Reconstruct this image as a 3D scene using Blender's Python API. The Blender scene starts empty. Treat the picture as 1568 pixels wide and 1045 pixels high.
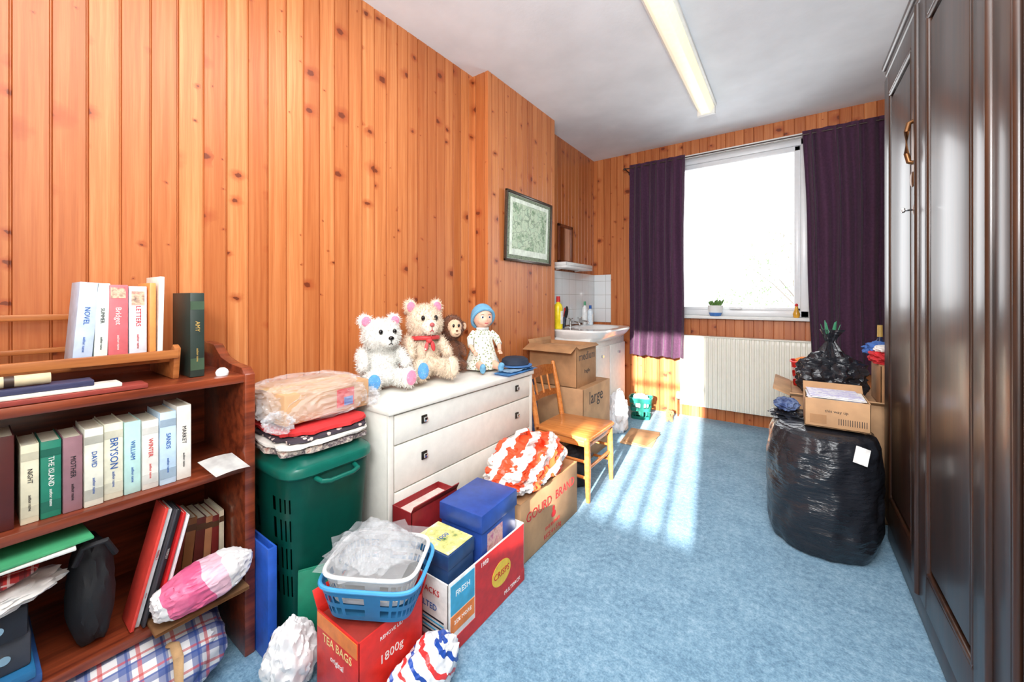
import bpy, bmesh, math, random
from mathutils import Vector, Matrix, Euler, noise
random.seed(7)
R = random.random
def U(a, b): return a + (b - a) * random.random()
def lin(c):
    out = []
    for v in c[:3]:
        v = v / 255.0
        out.append(v / 12.92 if v <= 0.04045 else ((v + 0.055) / 1.055) ** 2.4)
    return (out[0], out[1], out[2], 1.0)
def sc(c, k): return tuple(max(0, min(255, v * k)) for v in c)

# ------------------------------------------------------------ materials
class N:
    def __init__(s, name):
        s.m = bpy.data.materials.new(name); s.m.use_nodes = True
        s.t = s.m.node_tree; s.t.nodes.clear()
        s.out = s.t.nodes.new('ShaderNodeOutputMaterial')
        s.p = s.t.nodes.new('ShaderNodeBsdfPrincipled')
        s.t.links.new(s.p.outputs[0], s.out.inputs[0])
    def n(s, typ, **kw):
        nd = s.t.nodes.new(typ)
        for k, v in kw.items(): setattr(nd, k, v)
        return nd
    def l(s, a, b): s.t.links.new(a, b)
    def math(s, op, a, b=None, c=None):
        nd = s.n('ShaderNodeMath', operation=op)
        for i, v in enumerate((a, b, c)):
            if v is None: continue
            if isinstance(v, (int, float)): nd.inputs[i].default_value = v
            else: s.l(v, nd.inputs[i])
        return nd.outputs[0]
    def mix(s, fac, a, b):
        nd = s.n('ShaderNodeMix', data_type='RGBA')
        if isinstance(fac, (int, float)): nd.inputs[0].default_value = fac
        else: s.l(fac, nd.inputs[0])
        for i, v in ((6, a), (7, b)):
            if isinstance(v, tuple): nd.inputs[i].default_value = v
            else: s.l(v, nd.inputs[i])
        return nd.outputs[2]
    def obj(s):
        tc = s.n('ShaderNodeTexCoord'); return tc.outputs['Object']
    def sep(s, v):
        nd = s.n('ShaderNodeSeparateXYZ'); s.l(v, nd.inputs[0]); return nd.outputs
    def comb(s, x, y, z):
        nd = s.n('ShaderNodeCombineXYZ')
        for i, v in enumerate((x, y, z)):
            if isinstance(v, (int, float)): nd.inputs[i].default_value = v
            else: s.l(v, nd.inputs[i])
        return nd.outputs[0]
    def noise(s, vec, scale, detail=3, rough=.55):
        nd = s.n('ShaderNodeTexNoise'); nd.inputs['Scale'].default_value = scale
        nd.inputs['Detail'].default_value = detail; nd.inputs['Roughness'].default_value = rough
        if vec is not None: s.l(vec, nd.inputs['Vector'])
        return nd.outputs[0]
    def ramp(s, fac, stops):
        nd = s.n('ShaderNodeValToRGB'); e = nd.color_ramp.elements
        while len(e) < len(stops): e.new(.5)
        for i, (p, c) in enumerate(stops):
            e[i].position = p; e[i].color = c
        s.l(fac, nd.inputs[0]); return nd.outputs[0]
    def bump(s, h, strength, dist=.002):
        nd = s.n('ShaderNodeBump'); nd.inputs['Strength'].default_value = strength
        nd.inputs['Distance'].default_value = dist
        s.l(h, nd.inputs['Height']); s.l(nd.outputs[0], s.p.inputs['Normal'])

_mc = {}
def M(name, col, rough=.5, metal=0, var=.08, vs=25, bump=0, bs=150, coat=0, alpha=1, emit=0, sheen=0, spec=.5, trans=0):
    if name in _mc: return _mc[name]
    a = N(name); o = a.obj()
    f = a.noise(o, vs, 4)
    c = a.ramp(f, [(.3, lin(sc(col, 1 - var))), (.7, lin(sc(col, 1 + var)))])
    a.l(c, a.p.inputs['Base Color'])
    a.p.inputs['Roughness'].default_value = rough
    a.p.inputs['Metallic'].default_value = metal
    a.p.inputs['Coat Weight'].default_value = coat
    a.p.inputs['Specular IOR Level'].default_value = spec
    a.p.inputs['Alpha'].default_value = alpha
    a.p.inputs['Sheen Weight'].default_value = sheen
    a.p.inputs['Transmission Weight'].default_value = trans
    if emit:
        a.l(c, a.p.inputs['Emission Color']); a.p.inputs['Emission Strength'].default_value = emit
    if bump:
        a.bump(a.noise(o, bs, 3), bump)
    _mc[name] = a.m
    return a.m

def pine_panel():
    a = N('pine_tongue_and_groove'); x, y, z = a.sep(a.obj())
    W = .0745
    s = a.math('ADD', x, y)
    q = a.math('DIVIDE', s, W)
    idx = a.math('FLOOR', a.math('ADD', q, .0005))
    wn = a.n('ShaderNodeTexWhiteNoise', noise_dimensions='1D'); a.l(idx, wn.inputs['W'])
    r = wn.outputs[0]
    off = a.math('MULTIPLY', r, 37.0)
    fr = a.math('SUBTRACT', q, idx)
    kv = a.comb(a.math('ADD', a.math('MULTIPLY', s, 5.0), off), a.math('ADD', a.math('MULTIPLY', z, 6.6), off), 0.0)
    warp = a.noise(kv, 4.0, 3)
    warp2 = a.noise(kv, 5.3, 3)
    kv2 = a.n('ShaderNodeVectorMath', operation='ADD'); a.l(kv, kv2.inputs[0])
    a.l(a.comb(a.math('MULTIPLY', warp, .22), a.math('MULTIPLY', warp2, .20), 0.0), kv2.inputs[1])
    vo = a.n('ShaderNodeTexVoronoi', voronoi_dimensions='2D'); vo.inputs['Scale'].default_value = 1.0
    a.l(kv2.outputs[0], vo.inputs['Vector'])
    cs = a.n('ShaderNodeSeparateColor'); a.l(vo.outputs['Color'], cs.inputs[0])
    size = a.math('ADD', a.math('MULTIPLY', a.math('POWER', cs.outputs[0], 2.4), .105), .010)
    rel = a.math('DIVIDE', vo.outputs['Distance'], size)
    bend = a.math('DIVIDE', .05, a.math('ADD', vo.outputs['Distance'], .12))
    gv = a.comb(a.math('ADD', a.math('ADD', a.math('MULTIPLY', s, 60.0), off), bend), a.math('ADD', a.math('MULTIPLY', z, 1.3), off), r)
    g = a.noise(gv, 1.0, 5, .6)
    gv2 = a.comb(a.math('MULTIPLY', s, 300.0), a.math('MULTIPLY', z, 6.0), r)
    g2 = a.noise(gv2, 1.0, 3, .6)
    gg = a.math('ADD', a.math('MULTIPLY', g, .75), a.math('MULTIPLY', g2, .25))
    base = a.ramp(gg, [(.30, lin((184, 104, 54))), (.5, lin((206, 128, 74))), (.68, lin((220, 150, 96)))])
    tone = a.ramp(r, [(0, lin((220, 200, 184))), (.5, lin((240, 230, 222))), (1, lin((255, 255, 255)))])
    mm = a.n('ShaderNodeMix', data_type='RGBA', blend_type='MULTIPLY'); mm.inputs[0].default_value = 1
    a.l(base, mm.inputs[6]); a.l(tone, mm.inputs[7])
    halo = a.math('MULTIPLY', a.math('SUBTRACT', 1.0, a.math('MINIMUM', a.math('DIVIDE', rel, 3.2), 1.0)), 1.1)
    c1 = a.mix(a.math('MINIMUM', halo, .85), mm.outputs[2], lin((158, 68, 28)))
    core = a.math('MINIMUM', a.math('MAXIMUM', a.math('MULTIPLY', a.math('SUBTRACT', 1.05, rel), 4.0), 0.0), 1.0)
    c2 = a.mix(a.math('MULTIPLY', core, .75), c1, lin((88, 34, 14)))
    e = a.math('MINIMUM', fr, a.math('SUBTRACT', 1.0, fr))
    gr = a.math('LESS_THAN', e, .035)
    c3 = a.mix(a.math('MULTIPLY', gr, .6), c2, lin((122, 52, 22)))
    a.l(c3, a.p.inputs['Base Color'])
    a.p.inputs['Roughness'].default_value = .4
    a.bump(gg, .12, .001)
    return a.m

def wood(name, c1, c2, axis='y', rough=.35, coat=0, freq=60):
    if name in _mc: return _mc[name]
    a = N(name); x, y, z = a.sep(a.obj())
    k = {'x': (3, freq, freq), 'y': (freq, 3, freq), 'z': (freq, freq, 3)}[axis]
    v = a.comb(a.math('MULTIPLY', x, k[0]), a.math('MULTIPLY', y, k[1]), a.math('MULTIPLY', z, k[2]))
    g = a.noise(v, 1.0, 5, .6)
    a.l(a.ramp(g, [(.35, lin(c1)), (.65, lin(c2))]), a.p.inputs['Base Color'])
    a.p.inputs['Roughness'].default_value = rough
    a.p.inputs['Coat Weight'].default_value = coat; a.p.inputs['Coat Roughness'].default_value = .18
    a.bump(g, .08, .001)
    _mc[name] = a.m; return a.m

def carpet():
    a = N('blue_carpet'); o = a.obj()
    f = a.noise(o, 150, 3, .7); f2 = a.noise(o, 5.5, 5, .7); f3 = a.noise(o, 45, 3, .6)
    k = a.math('ADD', a.math('ADD', a.math('MULTIPLY', f, .4), a.math('MULTIPLY', f2, .24)), a.math('MULTIPLY', f3, .36))
    a.l(a.ramp(k, [(.36, lin((84, 120, 146))), (.5, lin((120, 160, 186))), (.64, lin((158, 192, 212)))]), a.p.inputs['Base Color'])
    a.p.inputs['Roughness'].default_value = .95; a.p.inputs['Specular IOR Level'].default_value = .15
    a.p.inputs['Sheen Weight'].default_value = .15
    a.bump(f, .7, .004); return a.m

def stripes(name, cols, freq, diag=(1, 0, 1), rough=.4, wob=.0):
    if name in _mc: return _mc[name]
    a = N(name); o = a.obj(); x, y, z = a.sep(o)
    s = a.math('ADD', a.math('ADD', a.math('MULTIPLY', x, diag[0]), a.math('MULTIPLY', y, diag[1])), a.math('MULTIPLY', z, diag[2]))
    if wob: s = a.math('ADD', s, a.math('MULTIPLY', a.noise(o, 12, 2), wob))
    fr = a.math('FRACT', a.math('MULTIPLY', s, freq))
    stops = [(i / len(cols), lin(c)) for i, c in enumerate(cols)]
    nd = a.n('ShaderNodeValToRGB'); nd.color_ramp.interpolation = 'CONSTANT'; e = nd.color_ramp.elements
    while len(e) < len(stops): e.new(.5)
    for i, (p, c) in enumerate(stops): e[i].position = p; e[i].color = c
    a.l(fr, nd.inputs[0]); a.l(nd.outputs[0], a.p.inputs['Base Color'])
    a.p.inputs['Roughness'].default_value = rough
    a.bump(a.noise(o, 60, 3), .4, .003)
    _mc[name] = a.m; return a.m

def plaid(name, base, c1, c2, f=16):
    a = N(name); x, y, z = a.sep(a.obj())
    h = a.math('ADD', y, a.math('MULTIPLY', x, .1)); v = a.math('ADD', z, a.math('MULTIPLY', x, -1.0))
    cur = lin(base)
    for s, cc, o, w in ((h, c1, 0, .34), (v, c1, .1, .34), (h, c2, .5, .12), (v, c2, .6, .12), (h, c1, .8, .07), (v, c1, .85, .07)):
        fr = a.math('FRACT', a.math('ADD', a.math('MULTIPLY', s, f), o))
        m = a.math('MULTIPLY', a.math('LESS_THAN', fr, w), .68)
        cur = a.mix(m, cur, lin(cc))
    a.l(cur, a.p.inputs['Base Color']); a.p.inputs['Roughness'].default_value = .6
    return a.m

def dots(name, base, dot, scale=40, th=.28, rough=.8):
    if name in _mc: return _mc[name]
    a = N(name); vo = a.n('ShaderNodeTexVoronoi'); vo.inputs['Scale'].default_value = scale
    a.l(a.obj(), vo.inputs['Vector'])
    m = a.math('LESS_THAN', vo.outputs['Distance'], th)
    a.l(a.mix(m, lin(base), lin(dot)), a.p.inputs['Base Color']); a.p.inputs['Roughness'].default_value = rough
    _mc[name] = a.m; return a.m

def multi(name, cols, scale=9, rough=.45, stretch=(1, 1, 1)):
    """printed artwork: blotchy patches of several inks"""
    if name in _mc: return _mc[name]
    a = N(name); x, y, z = a.sep(a.obj())
    v = a.comb(a.math('MULTIPLY', x, stretch[0]), a.math('MULTIPLY', y, stretch[1]), a.math('MULTIPLY', z, stretch[2]))
    f = a.noise(v, scale, 4, .65)
    n = len(cols)
    a.l(a.ramp(f, [(.3 + .4 * i / (n - 1), lin(c)) for i, c in enumerate(cols)]), a.p.inputs['Base Color'])
    a.p.inputs['Roughness'].default_value = rough
    _mc[name] = a.m; return a.m

# ------------------------------------------------------------ mesh builder
class B:
    def __init__(s, name):
        s.name = name; s.bm = bmesh.new(); s.mats = []; s.T = Matrix.Identity(4)
    def mi(s, m):
        if m not in s.mats: s.mats.append(m)
        return s.mats.index(m)
    def add(s, bm, mat, M4=None, smooth=True):
        i = s.mi(mat)
        X = s.T @ (M4 if M4 is not None else Matrix.Identity(4))
        bmesh.ops.transform(bm, matrix=X, verts=bm.verts)
        for f in bm.faces: f.material_index = i; f.smooth = smooth
        me = bpy.data.meshes.new('t'); bm.to_mesh(me); bm.free()
        s.bm.from_mesh(me); bpy.data.meshes.remove(me)
    def box(s, c, sz, mat, rot=(0, 0, 0), bev=.003, seg=2):
        bm = bmesh.new(); bmesh.ops.create_cube(bm, size=1)
        bmesh.ops.scale(bm, vec=sz, verts=bm.verts)
        bev = min(bev, min(sz) * .45)
        if bev > 0: bmesh.ops.bevel(bm, geom=bm.edges[:], offset=bev, segments=seg, affect='EDGES', profile=.5)
        s.add(bm, mat, Matrix.Translation(c) @ Euler(rot).to_matrix().to_4x4())
    def bb(s, x0, x1, y0, y1, z0, z1, mat, bev=.003, seg=2):
        s.box(((x0 + x1) / 2, (y0 + y1) / 2, (z0 + z1) / 2), (abs(x1 - x0), abs(y1 - y0), abs(z1 - z0)), mat, bev=bev, seg=seg)
    def cyl(s, p0, p1, r0, r1, mat, n=20, cap=True):
        p0, p1 = Vector(p0), Vector(p1); d = p1 - p0
        bm = bmesh.new(); bmesh.ops.create_cone(bm, cap_ends=cap, segments=n, radius1=r0, radius2=r1, depth=d.length)
        s.add(bm, mat, Matrix.Translation((p0 + p1) / 2) @ d.to_track_quat('Z', 'Y').to_matrix().to_4x4())
    def ell(s, c, r, mat, rot=(0, 0, 0), n=20):
        bm = bmesh.new(); bmesh.ops.create_uvsphere(bm, u_segments=n, v_segments=max(8, n * 2 // 3), radius=1)
        s.add(bm, mat, Matrix.Translation(c) @ Euler(rot).to_matrix().to_4x4() @ Matrix.Diagonal((r[0], r[1], r[2], 1)))
    def blob(s, c, r, mat, seed=0, amp=.12, freq=2.0, sub=5, flat=.75, ridge=.0, rf=3.5, rot=(0, 0, 0), sq=1.0):
        bm = bmesh.new(); bmesh.ops.create_icosphere(bm, subdivisions=sub, radius=1)
        sd = Vector((seed * 3.1, seed * 1.7, seed * 5.3))
        for v in bm.verts:
            n = v.co.normalized()
            k = noise.noise(n * freq + sd) * amp
            if ridge:
                k += ridge * (1 - 3 * abs(noise.noise(n * rf + sd + Vector((9, 2, 4)))))
                k += ridge * .5 * (1 - 3 * abs(noise.noise(n * rf * 2.3 + sd + Vector((1, 7, 4)))))
            p = n * (1 + k)
            if sq != 1.0:
                p = Vector([math.copysign(abs(q) ** sq, q) for q in p])
            if p.z < -flat: p.z = -flat
            v.co = p
        s.add(bm, mat, Matrix.Translation(c) @ Euler(rot).to_matrix().to_4x4() @ Matrix.Diagonal((r[0], r[1], r[2], 1)))
    def loft(s, rings, mat, n=40, cap0=True, cap1=True, wob=0, wf=4, seed=0, thick=0, hole=None, M4=None):
        """ring = (cx,cy,z,rx,ry,exp)"""
        bm = bmesh.new(); prev = None; sd = Vector((seed, seed * 2.3, 0)); rows = []
        for (cx, cy, z, rx, ry, e) in rings:
            row = []
            for i in range(n):
                a = 2 * math.pi * i / n; ca, sa = math.cos(a), math.sin(a)
                px = math.copysign(abs(ca) ** (2 / e), ca); py = math.copysign(abs(sa) ** (2 / e), sa)
                k = 1
                if wob: k += wob * noise.noise(Vector((px * wf, py * wf, z * wf * 3)) + sd)
                row.append(bm.verts.new((cx + rx * px * k, cy + ry * py * k, z)))
            rows.append(row)
        for j in range(len(rows) - 1):
            for i in range(n):
                if hole and hole(i, j): continue
                k = (i + 1) % n
                bm.faces.new((rows[j][i], rows[j][k], rows[j + 1][k], rows[j + 1][i]))
        if cap0: bm.faces.new(rows[0][::-1])
        if cap1: bm.faces.new(rows[-1])
        if thick: bmesh.ops.solidify(bm, geom=bm.faces[:], thickness=thick)
        s.add(bm, mat, M4)
    def tube(s, pts, r, mat, n=8, flat=1.0):
        pts = [Vector(p) for p in pts]; bm = bmesh.new(); rows = []
        up = Vector((0, 0, 1))
        for i, p in enumerate(pts):
            d = (pts[min(i + 1, len(pts) - 1)] - pts[max(i - 1, 0)]).normalized()
            u = d.cross(up)
            if u.length < .05: u = d.cross(Vector((1, 0, 0)))
            u.normalize(); w = u.cross(d)
            rr = r[i] if isinstance(r, (list, tuple)) else r
            rows.append([bm.verts.new(p + u * rr * math.cos(2 * math.pi * k / n) + w * rr * flat * math.sin(2 * math.pi * k / n)) for k in range(n)])
        for j in range(len(rows) - 1):
            for k in range(n):
                bm.faces.new((rows[j][k], rows[j][(k + 1) % n], rows[j + 1][(k + 1) % n], rows[j + 1][k]))
        bm.faces.new(rows[0][::-1]); bm.faces.new(rows[-1])
        bmesh.ops.recalc_face_normals(bm, faces=bm.faces)
        s.add(bm, mat)
    def prism(s, poly, a0, a1, mat, axis='y', bev=0):
        """poly points (u,v): axis y -> (x,z); axis x -> (y,z); axis z -> (x,y)"""
        bm = bmesh.new()
        def P(u, v, a): return {'y': (u, a, v), 'x': (a, u, v), 'z': (u, v, a)}[axis]
        v0 = [bm.verts.new(P(u, v, a0)) for u, v in poly]; v1 = [bm.verts.new(P(u, v, a1)) for u, v in poly]
        n = len(poly)
        bm.faces.new(v0); bm.faces.new(v1[::-1])
        for i in range(n): bm.faces.new((v0[i], v1[i], v1[(i + 1) % n], v0[(i + 1) % n]))
        bmesh.ops.recalc_face_normals(bm, faces=bm.faces)
        if bev: bmesh.ops.bevel(bm, geom=bm.edges[:], offset=bev, segments=2, affect='EDGES', profile=.5)
        s.add(bm, mat)
    def sheet(s, fn, nu, nv, mat, thick=.002):
        bm = bmesh.new()
        g = [[bm.verts.new(fn(i / nu, j / nv)) for j in range(nv + 1)] for i in range(nu + 1)]
        for i in range(nu):
            for j in range(nv):
                bm.faces.new((g[i][j], g[i + 1][j], g[i + 1][j + 1], g[i][j + 1]))
        if thick: bmesh.ops.solidify(bm, geom=bm.faces[:], thickness=thick)
        s.add(bm, mat)
    def text(s, txt, size, c, face, mat, ext=.0004, wide=1.0):
        cu = bpy.data.curves.new('t', 'FONT'); cu.body = txt; cu.size = size; cu.extrude = ext
        cu.align_x = 'CENTER'; cu.align_y = 'CENTER'; cu.resolution_u = 2
        ob = bpy.data.objects.new('t', cu); bpy.context.scene.collection.objects.link(ob)
        bpy.context.view_layer.update()
        me = bpy.data.meshes.new_from_object(ob.evaluated_get(bpy.context.evaluated_depsgraph_get()))
        bpy.data.objects.remove(ob); bpy.data.curves.remove(cu)
        ax = {'x': ((0, 1, 0), (0, 0, 1), (1, 0, 0)), '-y': ((1, 0, 0), (0, 0, 1), (0, -1, 0)),
              'spine': ((0, 0, -1), (0, 1, 0), (1, 0, 0)), 'z': ((0, 1, 0), (-1, 0, 0), (0, 0, 1))}[face]
        m = Matrix.Identity(4)
        for j in range(3):
            for i in range(3): m[i][j] = ax[j][i] * (wide if j == 0 else 1)
            m[j][3] = c[j]
        bm = bmesh.new(); bm.from_mesh(me); bpy.data.meshes.remove(me)
        s.add(bm, mat, m, smooth=False)
    def fuzz(s, src, count, length, width, mat, grav=.2):
        bm = bmesh.new(); src.faces.ensure_lookup_table(); nf = len(src.faces)
        for _ in range(count):
            f = src.faces[random.randrange(nf)]
            vs = [v.co for v in f.verts]
            w = [R() + .01 for _ in vs]; t = sum(w)
            p = Vector((0, 0, 0))
            for a, v in zip(w, vs): p += v * (a / t)
            d = (f.normal + Vector((U(-.7, .7), U(-.7, .7), U(-.7, .7) - grav))).normalized()
            if d.dot(f.normal) < .1: continue
            side = d.cross(Vector((U(-1, 1), U(-1, 1), U(-1, 1)))).normalized() * width
            L = length * U(.6, 1.3)
            a = bm.verts.new(p - side - f.normal * .001); b = bm.verts.new(p + side - f.normal * .001); c = bm.verts.new(p + d * L)
            bm.faces.new((a, b, c))
        s.add(bm, mat, smooth=False)
    def done(s, origin=True, parent=None):
        bm = s.bm
        for e in bm.edges:
            if len(e.link_faces) == 2:
                try:
                    if e.calc_face_angle() > .65: e.smooth = False
                except Exception: pass
        me = bpy.data.meshes.new(s.name)
        loc = Vector((0, 0, 0))
        if origin and len(bm.verts):
            xs = [v.co for v in bm.verts]
            mn = Vector([min(p[i] for p in xs) for i in range(3)]); mx = Vector([max(p[i] for p in xs) for i in range(3)])
            loc = Vector(((mn.x + mx.x) / 2, (mn.y + mx.y) / 2, mn.z))
            bmesh.ops.translate(bm, vec=-loc, verts=bm.verts)
        bm.to_mesh(me); bm.free()
        for m in s.mats: me.materials.append(m)
        ob = bpy.data.objects.new(s.name, me); ob.location = loc
        bpy.context.scene.collection.objects.link(ob)
        return ob

def remesh(parts, voxel):
    """fuse ellipsoids [(c,r,rot)] into one continuous skin"""
    b = B('tmp'); m = bpy.data.materials.new('x')
    for c, r, rot in parts: b.ell(c, r, m, rot, 24)
    ob = b.done(origin=False)
    md = ob.modifiers.new('r', 'REMESH'); md.mode = 'VOXEL'; md.voxel_size = voxel
    sm = ob.modifiers.new('s', 'SMOOTH'); sm.iterations = 4; sm.factor = .5
    bpy.context.view_layer.update()
    me = bpy.data.meshes.new_from_object(ob.evaluated_get(bpy.context.evaluated_depsgraph_get()))
    bm = bmesh.new(); bm.from_mesh(me)
    old = ob.data
    bpy.data.objects.remove(ob); bpy.data.meshes.remove(old); bpy.data.meshes.remove(me); bpy.data.materials.remove(m)
    bm.normal_update()
    return bm

# ------------------------------------------------------------ room dimensions
XL, XR, YB, YF, H = -1.80, .98, 4.14, -1.3, 2.69
PINE = pine_panel()
W = .0745
def plank_run(b, axis, const, a0, a1, z0, z1, normal, shift):
    """V-jointed boards along axis, surface plane at 'const'; normal=+1/-1 is the room side."""
    ks = math.floor((a0 + shift) / W)
    g, dp = .004, .006
    bm = bmesh.new()
    pts = []
    k = ks
    pts.append((a0, 0))
    while True:
        edge = (k + 1) * W - shift; k += 1
        if edge >= a1 - .005: break
        if edge <= a0 + .005: continue
        pts += [(edge - g, 0), (edge - .001, -dp), (edge + .001, -dp), (edge + g, 0)]
    pts.append((a1, 0))
    prev = None
    for a, d in pts:
        p = const + normal * d
        lo = (p, a, z0) if axis == 'y' else (a, p, z0); hi = (lo[0], lo[1], z1)
        cur = (bm.verts.new(lo), bm.verts.new(hi))
        if prev: bm.faces.new((prev[0], cur[0], cur[1], prev[1]))
        prev = cur
    s = 1 if (axis == 'x') == (normal < 0) else -1
    if s < 0: bmesh.ops.reverse_faces(bm, faces=bm.faces)
    b.add(bm, PINE, smooth=False)

white_paint = M('white_paint', (232, 232, 228), .5, var=.02)
plaster = M('ceiling_plaster', (230, 234, 238), .85, var=.03, vs=3, bump=.3, bs=60)
BK = M('wall_core', (140, 90, 50), .8)

# floor / ceiling
b = B('floor'); b.bb(XL - .15, XR + .15, YF - .15, YB + .2, -.1, 0, carpet(), bev=0); b.done(False)
b = B('ceiling'); b.bb(XL - .15, XR + .15, YF - .15, YB + .2, H, H + .1, plaster, bev=0); b.done(False)
BX, BY0, BY1 = -1.665, 2.07, 2.99
b = B('wall_left')
plank_run(b, 'y', XL, YF, BY0, 0, H, 1, XL)
plank_run(b, 'x', BY0, XL, BX, 0, H, -1, BY0)
plank_run(b, 'y', BX, BY0, BY1, 0, H, 1, BX)
plank_run(b, 'x', BY1, XL, BX, 0, H, 1, BY1)
plank_run(b, 'y', XL, BY1, YB, 0, H, 1, XL)
b.bb(XL - .15, XL - .01, YF - .15, YB + .2, 0, H, BK, bev=0)
b.bb(XL - .01, BX - .008, BY0 + .008, BY1 - .008, 0, H, BK, bev=0)
b.done(False)
WX0, WX1, WZ0, WZ1 = -.98, .13, .985, 2.52
b = B('wall_back')
plank_run(b, 'x', YB, XL, WX0, 0, H, -1, YB)
plank_run(b, 'x', YB, WX0, WX1, 0, WZ0, -1, YB)
plank_run(b, 'x', YB, WX0, WX1, WZ1, H, -1, YB)
plank_run(b, 'x', YB, WX1, XR, 0, H, -1, YB)
for x0, x1, z0, z1 in ((XL - .15, WX0, 0, H), (WX0, WX1, 0, WZ0), (WX0, WX1, WZ1, H), (WX1, XR + .15, 0, H)):
    b.bb(x0, x1, YB + .008, YB + .2, z0, z1, white_paint, bev=0)
b.done(False)
crw = M('cream_wall', (232, 224, 208), .8, var=.03)
b = B('wall_right'); b.bb(XR, XR + .15, YF - .15, YB + .2, 0, H, crw, bev=0); b.done(False)
# wall behind the camera, with the window the low sun comes through
FX0, FX1, FZ0, FZ1 = -.54, .16, .80, 2.16
b = B('wall_front')
for x0, x1, z0, z1 in ((XL - .15, FX0, 0, H), (FX0, FX1, 0, FZ0), (FX0, FX1, FZ1, H), (FX1, XR + .15, 0, H)):
    b.bb(x0, x1, YF - .15, YF, z0, z1, crw, bev=0)
b.done(False)

upvc = M('white_upvc', (236, 238, 240), .3, var=.01)
ga = N('window_glass')
tr = ga.n('ShaderNodeBsdfTransparent'); gl = ga.n('ShaderNodeBsdfGlossy'); gl.inputs['Roughness'].default_value = .02
mx = ga.n('ShaderNodeMixShader'); fz = ga.n('ShaderNodeFresnel'); fz.inputs[0].default_value = 1.2
ga.l(fz.outputs[0], mx.inputs[0]); ga.l(tr.outputs[0], mx.inputs[1]); ga.l(gl.outputs[0], mx.inputs[2]); ga.l(mx.outputs[0], ga.out.inputs[0])
b = B('window_1')
y0, y1 = YB + .03, YB + .09
f = .055
b.bb(WX0, WX1, y0, y1, WZ1 - f, WZ1, upvc, .004); b.bb(WX0, WX1, y0, y1, WZ0, WZ0 + f, upvc, .004)
b.bb(WX0, WX0 + f, y0, y1, WZ0, WZ1, upvc, .004); b.bb(WX1 - f, WX1, y0, y1, WZ0, WZ1, upvc, .004)
g = .045
for (x0, x1, z0, z1) in ((WX0 + f, WX1 - f, WZ1 - f - g, WZ1 - f), (WX0 + f, WX1 - f, WZ0 + f, WZ0 + f + g * .6),
                         (WX0 + f, WX0 + f + g, WZ0 + f, WZ1 - f), (WX1 - f - g, WX1 - f, WZ0 + f, WZ1 - f)):
    b.bb(x0, x1, y0 + .012, y1 - .01, z0, z1, upvc, .006)
b.bb(WX0 + f + g, WX1 - f - g, y0 + .034, y0 + .038, WZ0 + f + g * .6, WZ1 - f - g, ga.m, bev=0)
b.bb(-.46, -.36, y0 - .02, y0 + .01, WZ0 + .06, WZ0 + .085, upvc, .005)
b.done()
b = B('window_2')
for x0, x1 in ((FX0, FX0 + .03), (FX1 - .03, FX1), (-.41, -.38), (-.275, -.245), (-.145, -.115), (-.02, .01)):
    b.bb(x0, x1, YF - .09, YF - .05, FZ0, FZ1, upvc, .003)
for z0, z1 in ((FZ0, FZ0 + .03), (FZ1 - .03, FZ1), (1.62, 1.66)): b.bb(FX0, FX1, YF - .09, YF - .05, z0, z1, upvc, .003)
b.done()
b = B('trim_1')
b.bb(WX0 - .03, WX1 + .03, YB - .075, YB + .03, WZ0 - .028, WZ0, white_paint, .006)
b.bb(WX0 - .02, WX1 + .02, YB - .012, YB + .0, WZ1, WZ1 + .03, white_paint, .003)
b.bb(WX1, WX1 + .03, YB - .012, YB, WZ0, WZ1 + .03, white_paint, .003)
b.bb(WX0 - .03, WX0, YB - .012, YB, WZ0, WZ1 + .03, white_paint, .003)
b.done()

# ------------------------------------------------------------ curtains
purple = M('purple_curtain', (98, 60, 90), .85, var=.1, vs=60, bump=.25, bs=400, sheen=.2)
def curtain(x0, x1, z0, z1, y, n, seed, flare=0):
    b = B('curtain')
    def fn(u, v):
        z = z1 + (z0 - z1) * v
        ph = u * n * 2 * math.pi + 1.1 * noise.noise(Vector((u * 3, v * 1.2, seed)))* 3
        amp = .030 * (.75 + .5 * noise.noise(Vector((u * 6, seed, v))))
        x = x0 + (x1 - x0) * u + .010 * math.sin(ph * .5 + v) + flare * v * (1 - u) + .004 * math.sin(v * 9 + seed)
        yy = y + amp * math.sin(ph) + .012 * noise.noise(Vector((u * 20, v * 2, seed)))
        if v < .04: yy = y + (yy - y) * .6
        return (x, yy, z + .006 * math.sin(ph * .5) * (v > .9) + .006 * math.sin(ph) * (v < .01))
    b.sheet(fn, 220, 50, purple, .002)
    return b
rodm = M('dark_rod', (60, 40, 35), .4)
b = curtain(-1.34, -.81, .58, 2.505, 3.96, 7, 1); b.done()
b = curtain(.085, .66, .58, 2.505, 3.96, 8, 5, .05); b.done()
b = B('curtain_rod')
b.cyl((-1.40, 3.96, 2.475), (.72, 3.96, 2.475), .006, .006, rodm, 12)
for x in (-1.385, .70):
    b.cyl((x, 3.96, 2.475), (x, YB + .002, 2.475), .006, .006, rodm, 10); b.ell((x * 1.0, 3.96, 2.475), (.014, .014, .014), rodm)
    b.cyl((x, YB - .006, 2.475), (x, YB, 2.475), .02, .02, rodm, 14)
b.done()

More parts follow.
